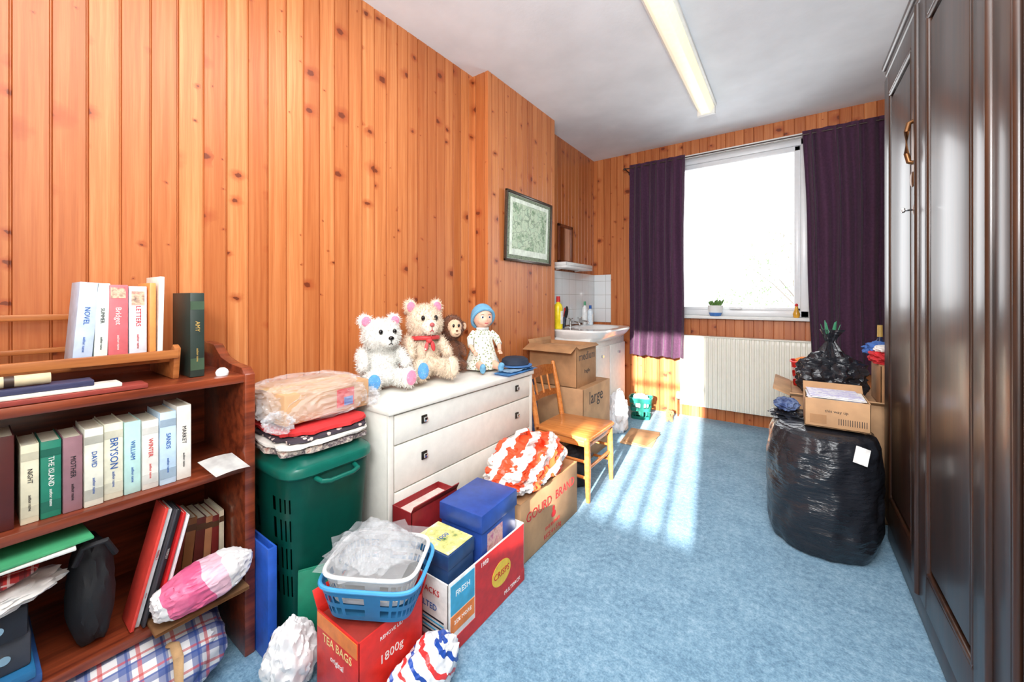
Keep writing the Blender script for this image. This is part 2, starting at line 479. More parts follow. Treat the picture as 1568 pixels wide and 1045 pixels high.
# radiator
radm = M('radiator_enamel', (236, 232, 218), .35, var=.01)
b = B('radiator')
rx0, rx1, rz0, rz1, ry = -.86, .26, .13, .79, 4.02
def rf(u, v):
    x = rx0 + (rx1 - rx0) * u; ph = (x - rx0) / .036
    fr = ph - math.floor(ph); k = 1 if .18 < fr < .82 else 0
    e = 1 if .035 < v < .965 else 0
    return (x, ry + .012 - .010 * k * e, rz0 + (rz1 - rz0) * v)
b.sheet(rf, 310, 28, radm, 0)
b.bb(rx0, rx1, ry + .0125, ry + .075, rz0 + .01, rz1 - .012, radm, .004)
b.bb(rx0 - .004, rx1 + .004, ry - .002, ry + .08, rz1 - .006, rz1 + .006, radm, .004)
b.bb(rx0 - .004, rx0, ry, ry + .08, rz0, rz1, radm, .002); b.bb(rx1, rx1 + .004, ry, ry + .08, rz0, rz1, radm, .002)
for x in (-.6, 0.0): b.bb(x - .015, x + .015, ry + .07, YB - .001, .3, .7, radm, .002)
b.cyl((rx0 - .03, ry + .04, 0), (rx0 - .03, ry + .04, .17), .0075, .0075, M('copper_pipe', (190, 110, 70), .3, .9), 12)
b.cyl((rx0 - .035, ry + .04, .17), (rx0, ry + .04, .17), .012, .012, M('chrome', (220, 220, 220), .15, 1, var=.02), 14)
b.cyl((rx0 - .03, ry + .04, .18), (rx0 - .03, ry + .04, .24), .017, .014, white_paint, 16)
b.done()
chrome = _mc['chrome']

b = B('fluorescent_ceiling_light')
cream = M('yellowed_diffuser', (252, 244, 214), .4, emit=.4, var=.02)
b.prism([(-.60, H), (-.605, H - .035), (-.575, H - .075), (-.515, H - .075), (-.485, H - .035), (-.49, H)], 1.62, 3.44, cream, 'y', .004)
b.bb(-.62, -.47, 1.62, 3.46, H - .022, H - .0005, white_paint, .003)
b.bb(-.61, -.48, 3.43, 3.465, H - .082, H - .0005, white_paint, .006)
b.bb(-.61, -.48, 1.60, 1.63, H - .082, H - .0005, white_paint, .006)
b.done()

# ------------------------------------------------------------ wardrobes
mahog = wood('dark_polished_mahogany', (30, 16, 9), (60, 33, 17), 'z', .4, coat=.28, freq=40)
bronze = M('antique_bronze', (110, 74, 44), .4, .8)
def wardrobe(y0, y1, doors, top, hy=None):
    b = B('wardrobe'); fx = .388
    b.bb(fx, XR - .02, y0, y1, .06, top - .05, mahog, .006)
    b.bb(fx - .008, XR - .02, y0 - .002, y1 + .002, 0, .09, mahog, .01)
    b.bb(fx - .03, XR - .02, y0 - .003, y1 + .003, top - .03, top, mahog, .012, 3)
    b.bb(fx - .018, XR - .02, y0 - .002, y1 + .002, top - .06, top - .03, mahog, .01, 3)
    w = (y1 - y0) / doors
    for d in range(doors):
        a, c = y0 + d * w + .003, y0 + (d + 1) * w - .003
        zb, zt = .11, top - .075
        b.bb(fx - .006, fx + .002, a, c, zb, zt, mahog, .002)
        sw = .095
        for (s0, s1) in ((a, a + sw), (c - sw, c)):
            b.bb(fx - .020, fx - .004, s0, s1, zb, zt, mahog, .005, 3)
        for (z0, z1) in ((zb, zb + .12), (zt - .10, zt)):
            b.bb(fx - .0195, fx - .004, a + sw - .002, c - sw + .002, z0, z1, mahog, .005, 3)
        z0, z1 = zb + .12, zt - .10
        b.bb(fx - .016, fx - .003, a + sw + .035, c - sw - .035, z0 + .035, z1 - .035, mahog, .012, 3)
        for yy in (a + sw + .008, c - sw - .008):
            b.cyl((fx - .012, yy, z0), (fx - .012, yy, z1), .009, .009, mahog, 12)
        for zz in (z0 + .008, z1 - .008):
            b.cyl((fx - .012, a + sw, zz), (fx - .012, c - sw, zz), .009, .009, mahog, 12)
    b.cyl((fx - .020, y0 + w, .11), (fx - .020, y0 + w, top - .075), .010, .010, mahog, 14)
    if hy:
        hx = fx - .020; dz = .045
        b.loft([(0, 0, 0, .024, .125, 2.4), (0, 0, .003, .024, .125, 2.4), (0, 0, .005, .020, .118, 2.4)], bronze, 28,
               M4=Matrix.Translation((hx, hy, 1.665 + dz)) @ Matrix(((0, 0, -1, 0), (1, 0, 0, 0), (0, 1, 0, 0), (0, 0, 0, 1))))
        b.tube([(hx - .004, hy, 1.745 + dz), (hx - .016, hy, 1.74 + dz), (hx - .022, hy, 1.71 + dz), (hx - .022, hy, 1.63 + dz), (hx - .016, hy, 1.60 + dz), (hx - .004, hy, 1.595 + dz)], .008, bronze, 10)
        b.ell((hx - .006, hy, 1.535 + dz), (.006, .022, .028), bronze)
        b.ell((hx - .002, hy, 1.47), (.004, .013, .02), bronze)
        b.cyl((hx, hy, 1.47), (hx - .03, hy, 1.47), .0035, .0035, chrome, 8); b.bb(hx - .036, hx - .026, hy - .010, hy + .010, 1.462, 1.478, chrome, .003)
    return b.done()
wardrobe(1.35, 2.56, 2, 2.26, 1.995)
wardrobe(.50, 1.34, 1, 2.30)

# ------------------------------------------------------------ bookcase
bw = wood('reddish_brown_bookcase', (88, 34, 20), (142, 64, 36), 'y', .3, coat=.4, freq=45)
b = B('bookcase')
SX0, SX1, SY0, SY1 = -1.785, -1.42, -.52, .56
endp = [(SX0, 0), (SX1, 0), (SX1, .905), (SX1 - .03, .925), (SX1 - .12, .93), (SX1 - .2, .945), (SX1 - .27, .985), (SX0, .99)]
b.prism(endp, SY1 - .03, SY1, bw, 'y', .003); b.prism(endp, SY0, SY0 + .03, bw, 'y', .003)
b.bb(SX0, SX0 + .008, SY0 + .02, SY1 - .02, .03, .95, bw, .001)
for z in (.905, .62, .25):
    b.bb(SX0 + .005, SX1 - .004, SY0 + .028, SY1 - .028, z - .025, z, bw, .003)
b.done()

paper = M('book_pages', (238, 230, 208), .8, var=.04, vs=200)
def book(b, x, y, z, t, d, h, mat, lean=0, title=None, tcol=None, band=None, ts=None, tilt=0):
    old = b.T.copy()
    b.T = old @ Matrix.Translation((x, y, z)) @ Euler((lean, tilt, 0)).to_matrix().to_4x4()
    b.bb(-.005, 0, 0, t, 0, h, mat, .0018); b.bb(-d, -.003, 0, .002, 0, h, mat, .0008); b.bb(-d, -.003, t - .002, t, 0, h, mat, .0008)
    b.bb(-d + .004, -.004, .002, t - .002, .003, h - .003, paper, 0)
    if band: b.bb(-.004, .0006, .0005, t - .0005, h * .08, h * .22, band, 0); b.bb(-.004, .0006, .0005, t - .0005, h * .80, h * .9, band, 0)
    if title:
        b.text(title, ts or min(t * .5, .016), (.0009, t / 2, h * .6), 'spine', tcol or ink, .0003)
        b.text('author name', min(t * .26, .008), (.0009, t / 2, h * .26), 'spine', tcol or ink, .0003)
    b.T = old
def C(c, rough=.45): return M('cover_%d_%d_%d' % c, c, rough, var=.06)
ink = M('dark_ink', (30, 30, 38), .6); wink = M('white_ink', (240, 238, 232), .6); gold = M('gold_ink', (200, 165, 90), .5)
blueink = M('blue_ink', (30, 90, 170), .6); redink = M('red_ink', (205, 35, 35), .5)

b = B('row_of_novels')
z = .6205
L = [(-.40, .05, .19, (60, 40, 36), 0, None, gold), (-.345, .04, .21, (36, 60, 96), 0, 'HISTORY', wink), (-.30, .045, .2, (120, 30, 30), 0, 'ATLAS', gold),
     (-.25, .04, .22, (225, 215, 190), 0, 'GARDENS', ink), (-.205, .035, .2, (40, 90, 60), 0, 'RIVER', wink), (-.165, .035, .21, (150, 40, 40), 0, 'STORY', wink),
     (-.125, .04, .2, (230, 225, 215), 0, 'TRAVELS', ink), (-.08, .045, .2, (70, 34, 30), 0, 'BIBLE', gold), (-.03, .05, .195, (84, 30, 28), 0, None, gold),
     (.025, .050, .215, (84, 34, 32), 0, None, gold),
     (.084, .028, .185, (226, 218, 190), 0, 'NIGHT', ink), (.114, .033, .185, (36, 128, 104), 0, 'THE ISLAND', wink), (.149, .033, .185, (150, 110, 118), 0, 'MOTHER', ink),
     (.184, .034, .198, (230, 228, 212), 0, 'DAVID', blueink), (.220, .036, .200, (236, 232, 208), 0, 'BRYSON', blueink), (.258, .033, .195, (190, 226, 220), 0, 'WILLIAM', blueink),
     (.293, .034, .190, (232, 228, 220), 0, 'WINTER', redink), (.329, .036, .205, (196, 220, 240), 0, 'SANDS', blueink), (.367, .034, .215, (238, 232, 222), 0, 'MARKET', ink)]
for i, (y, t, h, c, ln, ti, tc) in enumerate(L):
    big = ti == 'BRYSON'
    book(b, -1.452 + U(-.006, .006), y, z, t, .13, h, C(c), ln, ti, tc, band=C(tuple(int(v * (.78 if i % 2 else .9)) for v in c)) if i % 3 else None, ts=t * (.6 if big else .4))
b.done()

b = B('book_trough')
tw = wood('light_brown_trough', (150, 84, 40), (186, 116, 62), 'y', .4)
trp = [(-1.76, .906), (-1.52, .906), (-1.50, 1.0), (-1.525, 1.01), (-1.56, .975), (-1.74, .985), (-1.76, 1.11), (-1.785, 1.11)]
b.prism(trp, .375, .39, tw, 'y', .002)
b.prism(trp, -.43, -.415, tw, 'y', .002)
b.bb(-1.735, -1.55, -.42, .385, .955, .968, tw, .003)
b.bb(-1.778, -1.765, -.42, .385, 1.085, 1.103, tw, .003); b.bb(-1.515, -1.500, -.42, .385, .97, .995, tw, .003)
b.bb(-1.775, -1.762, -.42, .385, .99, 1.005, tw, .003)
b.done()
b = B('row_of_paperbacks')
P = [(.172, .036, .225, (190, 206, 230), -.07, 'NOVEL', blueink), (.212, .026, .222, (218, 226, 218), -.03, 'SUMMER', ink), (.240, .040, .218, (214, 106, 112), 0, 'Bridget', wink),
     (.282, .038, .215, (222, 224, 232), 0, 'LETTERS', redink)]
for y, t, h, c, ln, ti, tc in P:
    book(b, -1.535, y, .9695, t, .13, h, C(c), ln, ti, tc, ts=t * .42)
b.bb(-1.5355, -1.5342, .245, .275, 1.15, 1.18, multi('cover_portrait', [(60, 50, 60), (230, 190, 160), (200, 60, 80)], 40), 0); b.bb(-1.5355, -1.5342, .287, .315, 1.13, 1.17, multi('cover_portrait', [(60, 50, 60), (230, 190, 160)], 40), 0)
book(b, -1.525, .324, .9695, .014, .13, .225, C((240, 150, 80)), 0)
book(b, -1.525, .341, .9695, .012, .14, .245, C((238, 236, 228)), -.02)
b.done()
b = B('hardback_book'); book(b, -1.50, .412, .9065, .036, .17, .26, C((40, 52, 46)), 0, 'AMY', gold, ts=.016, band=C((60, 80, 60))); b.done()
b = B('stack_of_old_books')
for i, (c, zz, th) in enumerate((((150, 60, 50), .9065, .012), ((232, 226, 214), .919, .01), ((60, 60, 90), .9295, .014))):
    b.bb(-1.495, -1.425 - .005 * i, -.42, .30 - .05 * i, zz, zz + th, C(c), .002)
b.cyl((-1.46, -.42, .958), (-1.46, .13, .958), .013, .013, M('cream_roll', (205, 186, 150), .7), 14)
b.cyl((-1.46, .06, .958), (-1.46, .075, .958), .0135, .0135, C((60, 40, 30)), 14)
b.done()
b = B('ceramic_knob'); b.loft([(-1.47, .485, .9055, .016, .016, 2), (-1.47, .485, .916, .018, .018, 2), (-1.47, .485, .924, .014, .014, 2), (-1.47, .485, .93, .006, .006, 2)], M('glazed_white', (240, 240, 238), .15), 20); b.done()

b = B('white_card')
b.sheet(lambda u, v: (-1.465 + .085 * v, .42 + .09 * u + .02 * v, .622 + .03 * (1 - v) + .004 * math.sin(u * 3)), 8, 8, M('card_white', (238, 236, 232), .6), .001)
b.done()

# lower compartment
b = B('row_of_old_hardbacks')
yy = .368
for t, h, c, ln in ((.028, .215, (120, 50, 36), -.12), (.026, .2, (140, 92, 56), -.1), (.026, .19, (96, 40, 34), -.08), (.020, .185, (176, 120, 84), -.05), (.020, .18, (120, 36, 34), -.02), (.014, .19, (226, 216, 190), 0)):
    book(b, -1.55, yy, .2505 + abs(ln) * t, t, .14, h, C(c), ln, None, gold, ts=.012, band=C((90, 60, 40))); yy += t + .003
b.done()
b = B('leaning_magazines')
yy = .266
for t, h, c in ((.008, .31, (226, 70, 60)), (.010, .30, (230, 230, 232)), (.006, .30, (60, 60, 66)), (.010, .29, (40, 40, 46)), (.008, .28, (206, 36, 38)), (.007, .27, (226, 226, 230))):
    book(b, -1.432 - U(0, .02), yy, .2535, t, .09, h, C(c), -.24, 'WEEKLY' if t > .009 else None, wink if c[0] < 100 else redink, ts=t * .7); yy += t + .003
b.done()
pinkw = stripes('pink_white_print', [(226, 100, 144), (236, 190, 206), (240, 236, 236), (240, 236, 236), (240, 236, 236), (228, 110, 150)], 3.6, (0.1, 1, .35), .35, .05)
b = B('rolled_carrier_bag'); b.blob((-1.395, .415, .322), (.058, .116, .054), pinkw, 3, .12, 2, 5, .95, .05, 5, rot=(.12, 0, 0), sq=.85); b.done()
blk = M('black_fabric', (24, 24, 28), .7, bump=.4, bs=80)
b = B('black_shoulder_bag'); b.blob((-1.52, .205, .375), (.085, .045, .145), blk, 5, .12, 2, 4, .84, .03)
b.tube([(-1.46, .17, .48), (-1.43, .18, .53), (-1.43, .22, .53), (-1.45, .24, .48)], .007, blk, 8); b.done()
b = B('stack_of_folders')
b.bb(-1.72, -1.43, -.42, .115, .252, .272, C((50, 90, 150)), .002); b.bb(-1.7, -1.425, -.42, .105, .2725, .292, C((40, 110, 160)), .002)
b.bb(-1.73, -1.45, -.40, .10, .2925, .37, M('grey_file', (62, 64, 72), .5), .006)
b.bb(-1.73, -1.44, -.40, .095, .3705, .44, M('dark_file', (34, 36, 44), .5), .006)
b.cyl((-1.4395, .05, .405), (-1.436, .05, .405), .01, .01, chrome, 16); b.cyl((-1.4495, .06, .33), (-1.446, .06, .33), .01, .01, chrome, 16)
b.done()
b = B('crumpled_white_cloth'); b.blob((-1.49, .01, .464), (.085, .14, .028), M('white_cloth', (232, 228, 224), .8, bump=.3, bs=60), 8, .2, 3, 5, .8, .05); b.done()
b = B('folded_red_tartan_scarf')
tart = plaid('red_tartan', (190, 40, 36), (90, 20, 24), (230, 200, 190), 30)
b.blob((-1.485, -.01, .513), (.075, .13, .020), tart, 11, .1, 2, 4, .9, sq=.8); b.done()
b = B('plastic_document_wallets')
b.box((-1.52, -.03, .5415), (.22, .34, .006), C((200, 50, 44)), (0, .0, .1), .002); b.box((-1.51, -.01, .5495), (.22, .36, .006), C((226, 226, 220)), (0, 0, -.05), .002)
b.box((-1.50, .0, .5575), (.21, .38, .007), C((70, 160, 110)), (0, 0, .06), .002); b.done()
plaidm = plaid('blue_red_plaid', (226, 226, 228), (40, 74, 150), (200, 52, 54), 14)
b = B('plaid_shopping_bag')
b.blob((-1.515, .245, .112), (.20, .24, .105), plaidm, 13, .08, 2, 5, 1.0, .03, sq=.8)
strap = M('tan_webbing', (186, 150, 108), .7, bump=.4, bs=300)
b.tube([(-1.40, .10, .18), (-1.35, .11, .205), (-1.305, .15, .20), (-1.285, .20, .15), (-1.285, .24, .08), (-1.29, .22, .02)], .011, strap, 10, .5)
b.tube([(-1.43, .33, .18), (-1.36, .34, .210), (-1.31, .335, .205), (-1.285, .33, .15), (-1.285, .30, .09), (-1.30, .26, .03)], .011, strap, 10, .5)
b.done()
b = B('brown_paper_bag')
kraft = M('kraft_paper', (168, 124, 84), .7, var=.12, bump=.5, bs=25)
for k in range(3):
    b.sheet(lambda u, v, k=k: (-1.50 + .14 * v, .30 + .22 * u, .2545 + .004 * k + .002 * noise.noise(Vector((u * 5, v * 4, k * 3)))), 16, 10, kraft, .002)
b.done()

# ------------------------------------------------------------ laundry hamper
teal = M('teal_plastic', (14, 98, 84), .3, var=.04)
b = B('laundry_hamper')
n = 96; rings = []
hz = [0, .01] + [.03 + .0235 * i for i in range(23)] + [.575]
cx, cy = -1.45, .755
for zz in hz:
    k = zz / .575; rings.append((cx, cy, zz, .135 + .035 * k, .125 + .033 * k, 5))
def hole(i, j):
    if j < 8 or j > 21: return False
    return (i % 3 == 1) and (j % 4 != 3) and (225 < (i / n * 360) < 315 or 45 < (i / n * 360) < 135)
b.loft(rings, teal, n, True, False, thick=-.003, hole=hole)
b.loft([(cx, cy, .565, .176, .161, 5), (cx, cy, .572, .182, .166, 5), (cx, cy, .592, .182, .166, 5), (cx, cy, .60, .178, .162, 5), (cx, cy, .606, .165, .15, 5), (cx, cy, .618, .158, .143, 5), (cx, cy, .63, .14, .125, 4.5), (cx, cy, .634, .09, .08, 3)], teal, 64)
b.tube([(cx + .17, cy - .07, .555), (cx + .20, cy - .065, .55), (cx + .207, cy - .04, .545), (cx + .207, cy + .04, .545), (cx + .20, cy + .065, .55), (cx + .17, cy + .07, .555)], .008, teal, 10)
b.done()
b = B('folded_clothes')
cl = [(multi('patterned_cotton', [(225, 215, 205), (80, 60, 70), (220, 205, 190), (160, 60, 50)], 30, .9), .636, .028, .175), (M('white_linen', (228, 222, 214), .85), .664, .014, .17),
      (dots('dark_print', (60, 50, 60), (210, 190, 180), 45, .3), .678, .016, .165), (M('red_fleece', (206, 44, 46), .9, bump=.4), .694, .020, .16)]
for i, (m, zz, th, rr) in enumerate(cl):
    ox, oy = U(-.012, .012), U(-.012, .012)
    b.loft([(cx + ox, cy + oy, zz, rr * .95, rr * .9, 4), (cx + ox, cy + oy, zz + th * .25, rr * 1.03, rr * .98, 4), (cx + ox, cy + oy, zz + th * .75, rr * 1.03, rr * .98, 4), (cx + ox, cy + oy, zz + th, rr * .95, rr * .9, 4)], m, 60, wob=.12, wf=5, seed=i * 3)
b.done()
clear = M('clear_polythene', (240, 242, 245), .08, alpha=.2, bump=1, bs=22, var=.01, spec=.8)
card = M('brown_cardboard', (190, 148, 108), .75, var=.08, vs=8)
card2 = M('brown_cardboard_worn', (172, 128, 88), .75, var=.1, vs=8)
tape = M('parcel_tape', (200, 170, 120), .25)
b = B('wrapped_parcel')
b.box((-1.485, .770, .780), (.27, .33, .105), card, (0, 0, .06), .008)
b.box((-1.350, .835, .782), (.004, .07, .065), redink, (0, 0, .06), 0); b.box((-1.348, .845, .768), (.004, .035, .03), blueink, (0, 0, .06), 0)
b.box((-1.350, .72, .79), (.004, .06, .03), M('card_white', (238, 236, 232), .6), (0, 0, .06), 0)
b.box((-1.485, .770, .8335), (.05, .332, .002), tape, (0, 0, .06), 0)
b.blob((-1.48, .768, .784), (.158, .185, .072), clear, 21, .14, 2.5, 6, .94, .08, 5, sq=.68)
b.blob((-1.40, .955, .755), (.055, .04, .032), clear, 22, .3, 3, 5, .9, .2, 4); b.blob((-1.35, .60, .745), (.05, .035, .03), clear, 23, .3, 3, 5, .9, .2, 4)
b.done()

b = B('lever_arch_file')
bl = M('blue_file', (44, 92, 190), .35)
b.bb(-1.62, -1.335, .562, .568, 0, .36, bl, .002); b.bb(-1.62, -1.335, .583, .589, 0, .36, bl, .002); b.bb(-1.342, -1.334, .564, .588, 0, .36, bl, .002)
b.bb(-1.60, -1.36, .568, .583, .005, .32, paper, 0); b.cyl((-1.336, .576, .08), (-1.331, .576, .08), .009, .009, chrome, 18)
b.done()
b = B('green_ring_binder')
b.T = Matrix.Translation((-1.235, .670, 0)) @ Euler((0, 0, -.5)).to_matrix().to_4x4() @ Euler((0, -.16, 0)).to_matrix().to_4x4()
gb = M('green_binder', (20, 120, 92), .4)
b.bb(-.003, .003, -.06, .05, 0.002, .27, gb, .002); b.bb(.012, .016, -.06, .05, 0.002, .27, gb, .002); b.bb(0, .016, .046, .052, 0.002, .27, gb, .002); b.bb(.003, .012, -.055, .045, .006, .26, paper, 0)
b.T = Matrix.Identity(4); b.done()

# ------------------------------------------------------------ chest of drawers
cream_w = M('cream_gloss_paint', (230, 227, 218), .35, var=.02)
b = B('chest_of_drawers')
CY0, CY1, CX1 = .955, 2.0, -1.275
b.bb(-1.775, CX1 + .0, CY0 + .005, CY1 - .005, .05, .70, cream_w, .004)
b.bb(-1.76, CX1 - .02, CY0 + .01, CY1 - .01, 0, .05, cream_w, .002)
b.bb(-1.785, CX1 + .022, CY0, CY1, .695, .721, cream_w, .005)
for z0, z1 in ((.572, .688), (.388, .566), (.208, .382), (.06, .202)):
    b.bb(CX1 - .002, CX1 + .012, CY0 + .035, CY1 - .035, z0, z1, cream_w, .003)
    for yk in (1.14, 1.83):
        zk = (z0 + z1) / 2 + .01
        b.box((CX1 + .014, yk, zk), (.006, .030, .034), M('knob_plate', (70, 66, 60), .3, .8), bev=.002)
        b.box((CX1 + .022, yk, zk), (.014, .018, .020), chrome, bev=.004)
b.bb(CX1 - .001, CX1 + .012, CY0 + .005, CY0 + .03, .05, .695, cream_w, .003); b.bb(CX1 - .001, CX1 + .012, CY1 - .03, CY1 - .005, .05, .695, cream_w, .003)
b.done()
TOP = .7215

# ------------------------------------------------------------ soft toys
def fur(name, c): return M(name, c, .9, var=.07, vs=60, sheen=.3, bump=.6, bs=200)
black = M('black_plastic_eye', (15, 12, 12), .15)
def teddy(name, loc, yaw, h, furm, muz, earm, footL, footR, nosem, extra=None, headturn=0, fz=9000, wy=.88):
    b = B(name); S = Matrix.Translation(loc) @ Euler((0, 0, yaw)).to_matrix().to_4x4() @ Matrix.Diagonal((h, h * wy, h, 1))
    b.T = S
    ht = Euler((0, 0, headturn)).to_matrix()
    def hd(p): 
        q = ht @ Vector((p[0] - .05, p[1], p[2])); return (q.x + .05, q.y, q.z)
    parts = [((0, 0, .30), (.22, .25, .30), (0, 0, 0)), ((.03, 0, .16), (.25, .28, .155), (0, 0, 0)), (hd((.06, 0, .70)), (.225, .28, .23), (0, 0, headturn)),
             ((.08, .27, .42), (.19, .085, .09), (0, .5, .25)), ((.08, -.27, .42), (.19, .085, .09), (0, .5, -.25)), ((.22, .31, .32), (.08, .075, .08), (0, 0, 0)), ((.22, -.31, .32), (.08, .075, .08), (0, 0, 0)),
             ((.28, .2, .13), (.22, .11, .11), (0, 0, .25)), ((.28, -.2, .13), (.22, .11, .11), (0, 0, -.25)),
             ((.46, .25, .155), (.07, .115, .135), (0, 0, .2)), ((.46, -.25, .155), (.07, .115, .135), (0, 0, -.2)),
             (hd((.01, .22, .90)), (.05, .105, .10), (0, 0, headturn)), (hd((.01, -.22, .90)), (.05, .105, .10), (0, 0, headturn))]
    bm = remesh(parts, .014)
    b.fuzz(bm, fz, .045, .004, furm); b.add(bm, furm)
    bm2 = remesh([(hd((.25, 0, .65)), (.12, .13, .10), (0, 0, 0))], .012); b.fuzz(bm2, fz // 12, .025, .0035, muz); b.add(bm2, muz)
    b.ell(hd((.372, 0, .685)), (.028, .04, .028), nosem)
    b.tube([hd((.372, 0, .66)), hd((.372, 0, .62)), hd((.355, .03, .595))], .006, nosem, 6); b.tube([hd((.372, 0, .62)), hd((.355, -.03, .595))], .006, nosem, 6)
    for s in (1, -1):
        b.ell(hd((.27, s * .105, .765)), (.024, .03, .034), black)
        b.ell(hd((.058, s * .22, .90)), (.02, .07, .068), earm, (0, 0, headturn))
    b.ell((.528, .262, .155), (.02, .082, .1), footL, (0, 0, .2)); b.ell((.528, -.262, .155), (.02, .082, .1), footR, (0, 0, -.2))
    if extra: extra(b)
    b.T = Matrix.Identity(4); return b.done()
wf = fur('white_fur', (226, 224, 218)); cf = fur('cream_fur', (224, 204, 180)); pf = fur('pink_plush', (232, 130, 160)); bf = fur('blue_plush', (84, 150, 206))
teddy('white_teddy_bear', (-1.60, 1.165, TOP + .014), -.30, .34, wf, wf, pf, pf, bf, black, headturn=.1, wy=.95)
def scarf(b):
    rd = M('red_ribbon', (206, 60, 62), .6)
    pts = [(.06 + .20 * math.cos(a), .22 * math.sin(a), .50 + .015 * math.cos(a)) for a in [i * math.pi / 10 for i in range(21)]]
    b.tube(pts, .028, rd, 8); b.ell((.27, -.03, .48), (.04, .05, .035), rd)
    b.ell((.28, .03, .41), (.02, .035, .07), rd, (.3, 0, 0)); b.ell((.28, -.08, .41), (.02, .03, .06), dots('ribbon_dots', (220, 90, 90), (245, 235, 230), 70, .3), (-.3, 0, 0))
teddy('cream_teddy_bear', (-1.60, 1.435, TOP + .018), -.35, .405, cf, fur('pale_muzzle', (236, 222, 204)), pf, cf, bf, M('pink_nose', (190, 90, 90), .5), scarf, -.1, wy=.78)

b = B('monkey_soft_toy'); b.T = Matrix.Translation((-1.62, 1.675, TOP + .016)) @ Euler((0, 0, -.45)).to_matrix().to_4x4() @ Matrix.Diagonal((.27, .26, .32, 1))
br = fur('brown_fur', (112, 66, 40)); tan = fur('tan_face', (230, 192, 158))
bm = remesh([((0, 0, .28), (.19, .2, .28), (0, 0, 0)), ((.0, 0, .14), (.22, .25, .14), (0, 0, 0)), ((.03, 0, .75), (.22, .25, .22), (0, 0, 0)), ((.14, .20, .36), (.18, .06, .07), (0, .6, .1)), ((.14, -.20, .36), (.18, .06, .07), (0, .6, -.1)),
             ((.22, .14, .1), (.2, .08, .08), (0, 0, .1)), ((.22, -.14, .1), (.2, .08, .08), (0, 0, -.1))], .014)
b.fuzz(bm, 6000, .05, .004, br); b.add(bm, br)
b.ell((.17, 0, .77), (.11, .17, .14), tan); b.ell((.23, 0, .68), (.10, .13, .09), tan)
for s in (1, -1):
    b.ell((.02, s * .27, .77), (.04, .08, .09), br); b.ell((.055, s * .28, .77), (.03, .055, .065), tan); b.ell((.275, s * .06, .80), (.02, .026, .032), black)
b.ell((.325, 0, .71), (.015, .03, .018), br); b.tube([(.31, -.06, .66), (.33, 0, .645), (.31, .06, .66)], .006, br, 6)
b.T = Matrix.Identity(4); b.done()

# baby doll
b = B('baby_doll'); b.T = Matrix.Translation((-1.50, 1.81, TOP + .006)) @ Euler((0, 0, -.50)).to_matrix().to_4x4() @ Matrix.Diagonal((.34, .36, .385, 1))
skin = M('doll_vinyl', (232, 180, 154), .4, var=.02); knit = M('blue_knit', (112, 168, 202), .95, bump=.9, bs=260); frock = dots('sprigged_cotton', (232, 228, 216), (140, 150, 104), 75, .33)
bm = remesh([((.03, 0, .80), (.165, .16, .175), (0, 0, 0)), ((.10, 0, .76), (.11, .125, .10), (0, 0, 0)), ((.12, .07, .745), (.06, .055, .05), (0, 0, 0)), ((.12, -.07, .745), (.06, .055, .05), (0, 0, 0)), ((.17, 0, .70), (.035, .04, .03), (0, 0, 0)), ((.205, 0, .775), (.022, .02, .02), (0, 0, 0)),
             ((.02, .158, .79), (.02, .02, .04), (0, 0, 0)), ((.02, -.158, .79), (.02, .02, .04), (0, 0, 0)), ((.02, 0, .64), (.06, .06, .08), (0, 0, 0))], .009); b.add(bm, skin)
for s in (1, -1):
    b.ell((.176, s * .06, .81), (.014, .026, .02), M('eye_white', (245, 245, 245), .2)); b.ell((.188, s * .06, .81), (.006, .015, .016), M('blue_eye', (40, 60, 90), .1))
    b.tube([(.175, s * .09, .845), (.188, s * .06, .855), (.185, s * .035, .845)], .004, M('doll_brow', (120, 80, 50), .6), 6)
b.tube([(.198, -.03, .722), (.206, 0, .716), (.198, .03, .722)], .009, M('doll_lips', (206, 96, 96), .3), 6)
HS = Matrix.Translation((.015, 0, .805)) @ Matrix.Diagonal((.188, .186, .20, 1))
hat = bmesh.new(); bmesh.ops.create_uvsphere(hat, u_segments=36, v_segments=28, radius=1)
bmesh.ops.delete(hat, geom=[v for v in hat.verts if v.co.z < 1.15 * v.co.x - .25 or v.co.z < -.75], context='VERTS')
bmesh.ops.solidify(hat, geom=hat.faces[:], thickness=-.06)
b.add(hat, knit, HS)
k_ = math.sqrt(1 + 1.15 ** 2); nn = Vector((-1.15, 0, 1)) / k_; p0_ = nn * (-.25 / k_); e1 = Vector((1, 0, 1.15)) / k_; e2 = Vector((0, 1, 0)); rr_ = 1.0
pts = [tuple(HS @ (p0_ + (e1 * math.cos(a) + e2 * math.sin(a)) * rr_)) for a in [i * math.pi / 18 for i in range(-15, 16)]]
b.tube(pts, .026, knit, 8)
b.loft([(0, 0, .02, .26, .27, 2), (0, 0, .10, .28, .28, 2), (0, 0, .25, .22, .22, 2), (.01, 0, .42, .15, .18, 2), (.01, 0, .56, .12, .16, 2), (.02, 0, .63, .07, .08, 2)], frock, 50, wob=.14, wf=7)
b.tube([(.08 + .085 * math.cos(a) - .06, .09 * math.sin(a), .632) for a in [i * math.pi / 10 for i in range(21)]], .02, M('lace_white', (240, 238, 232), .8), 6)
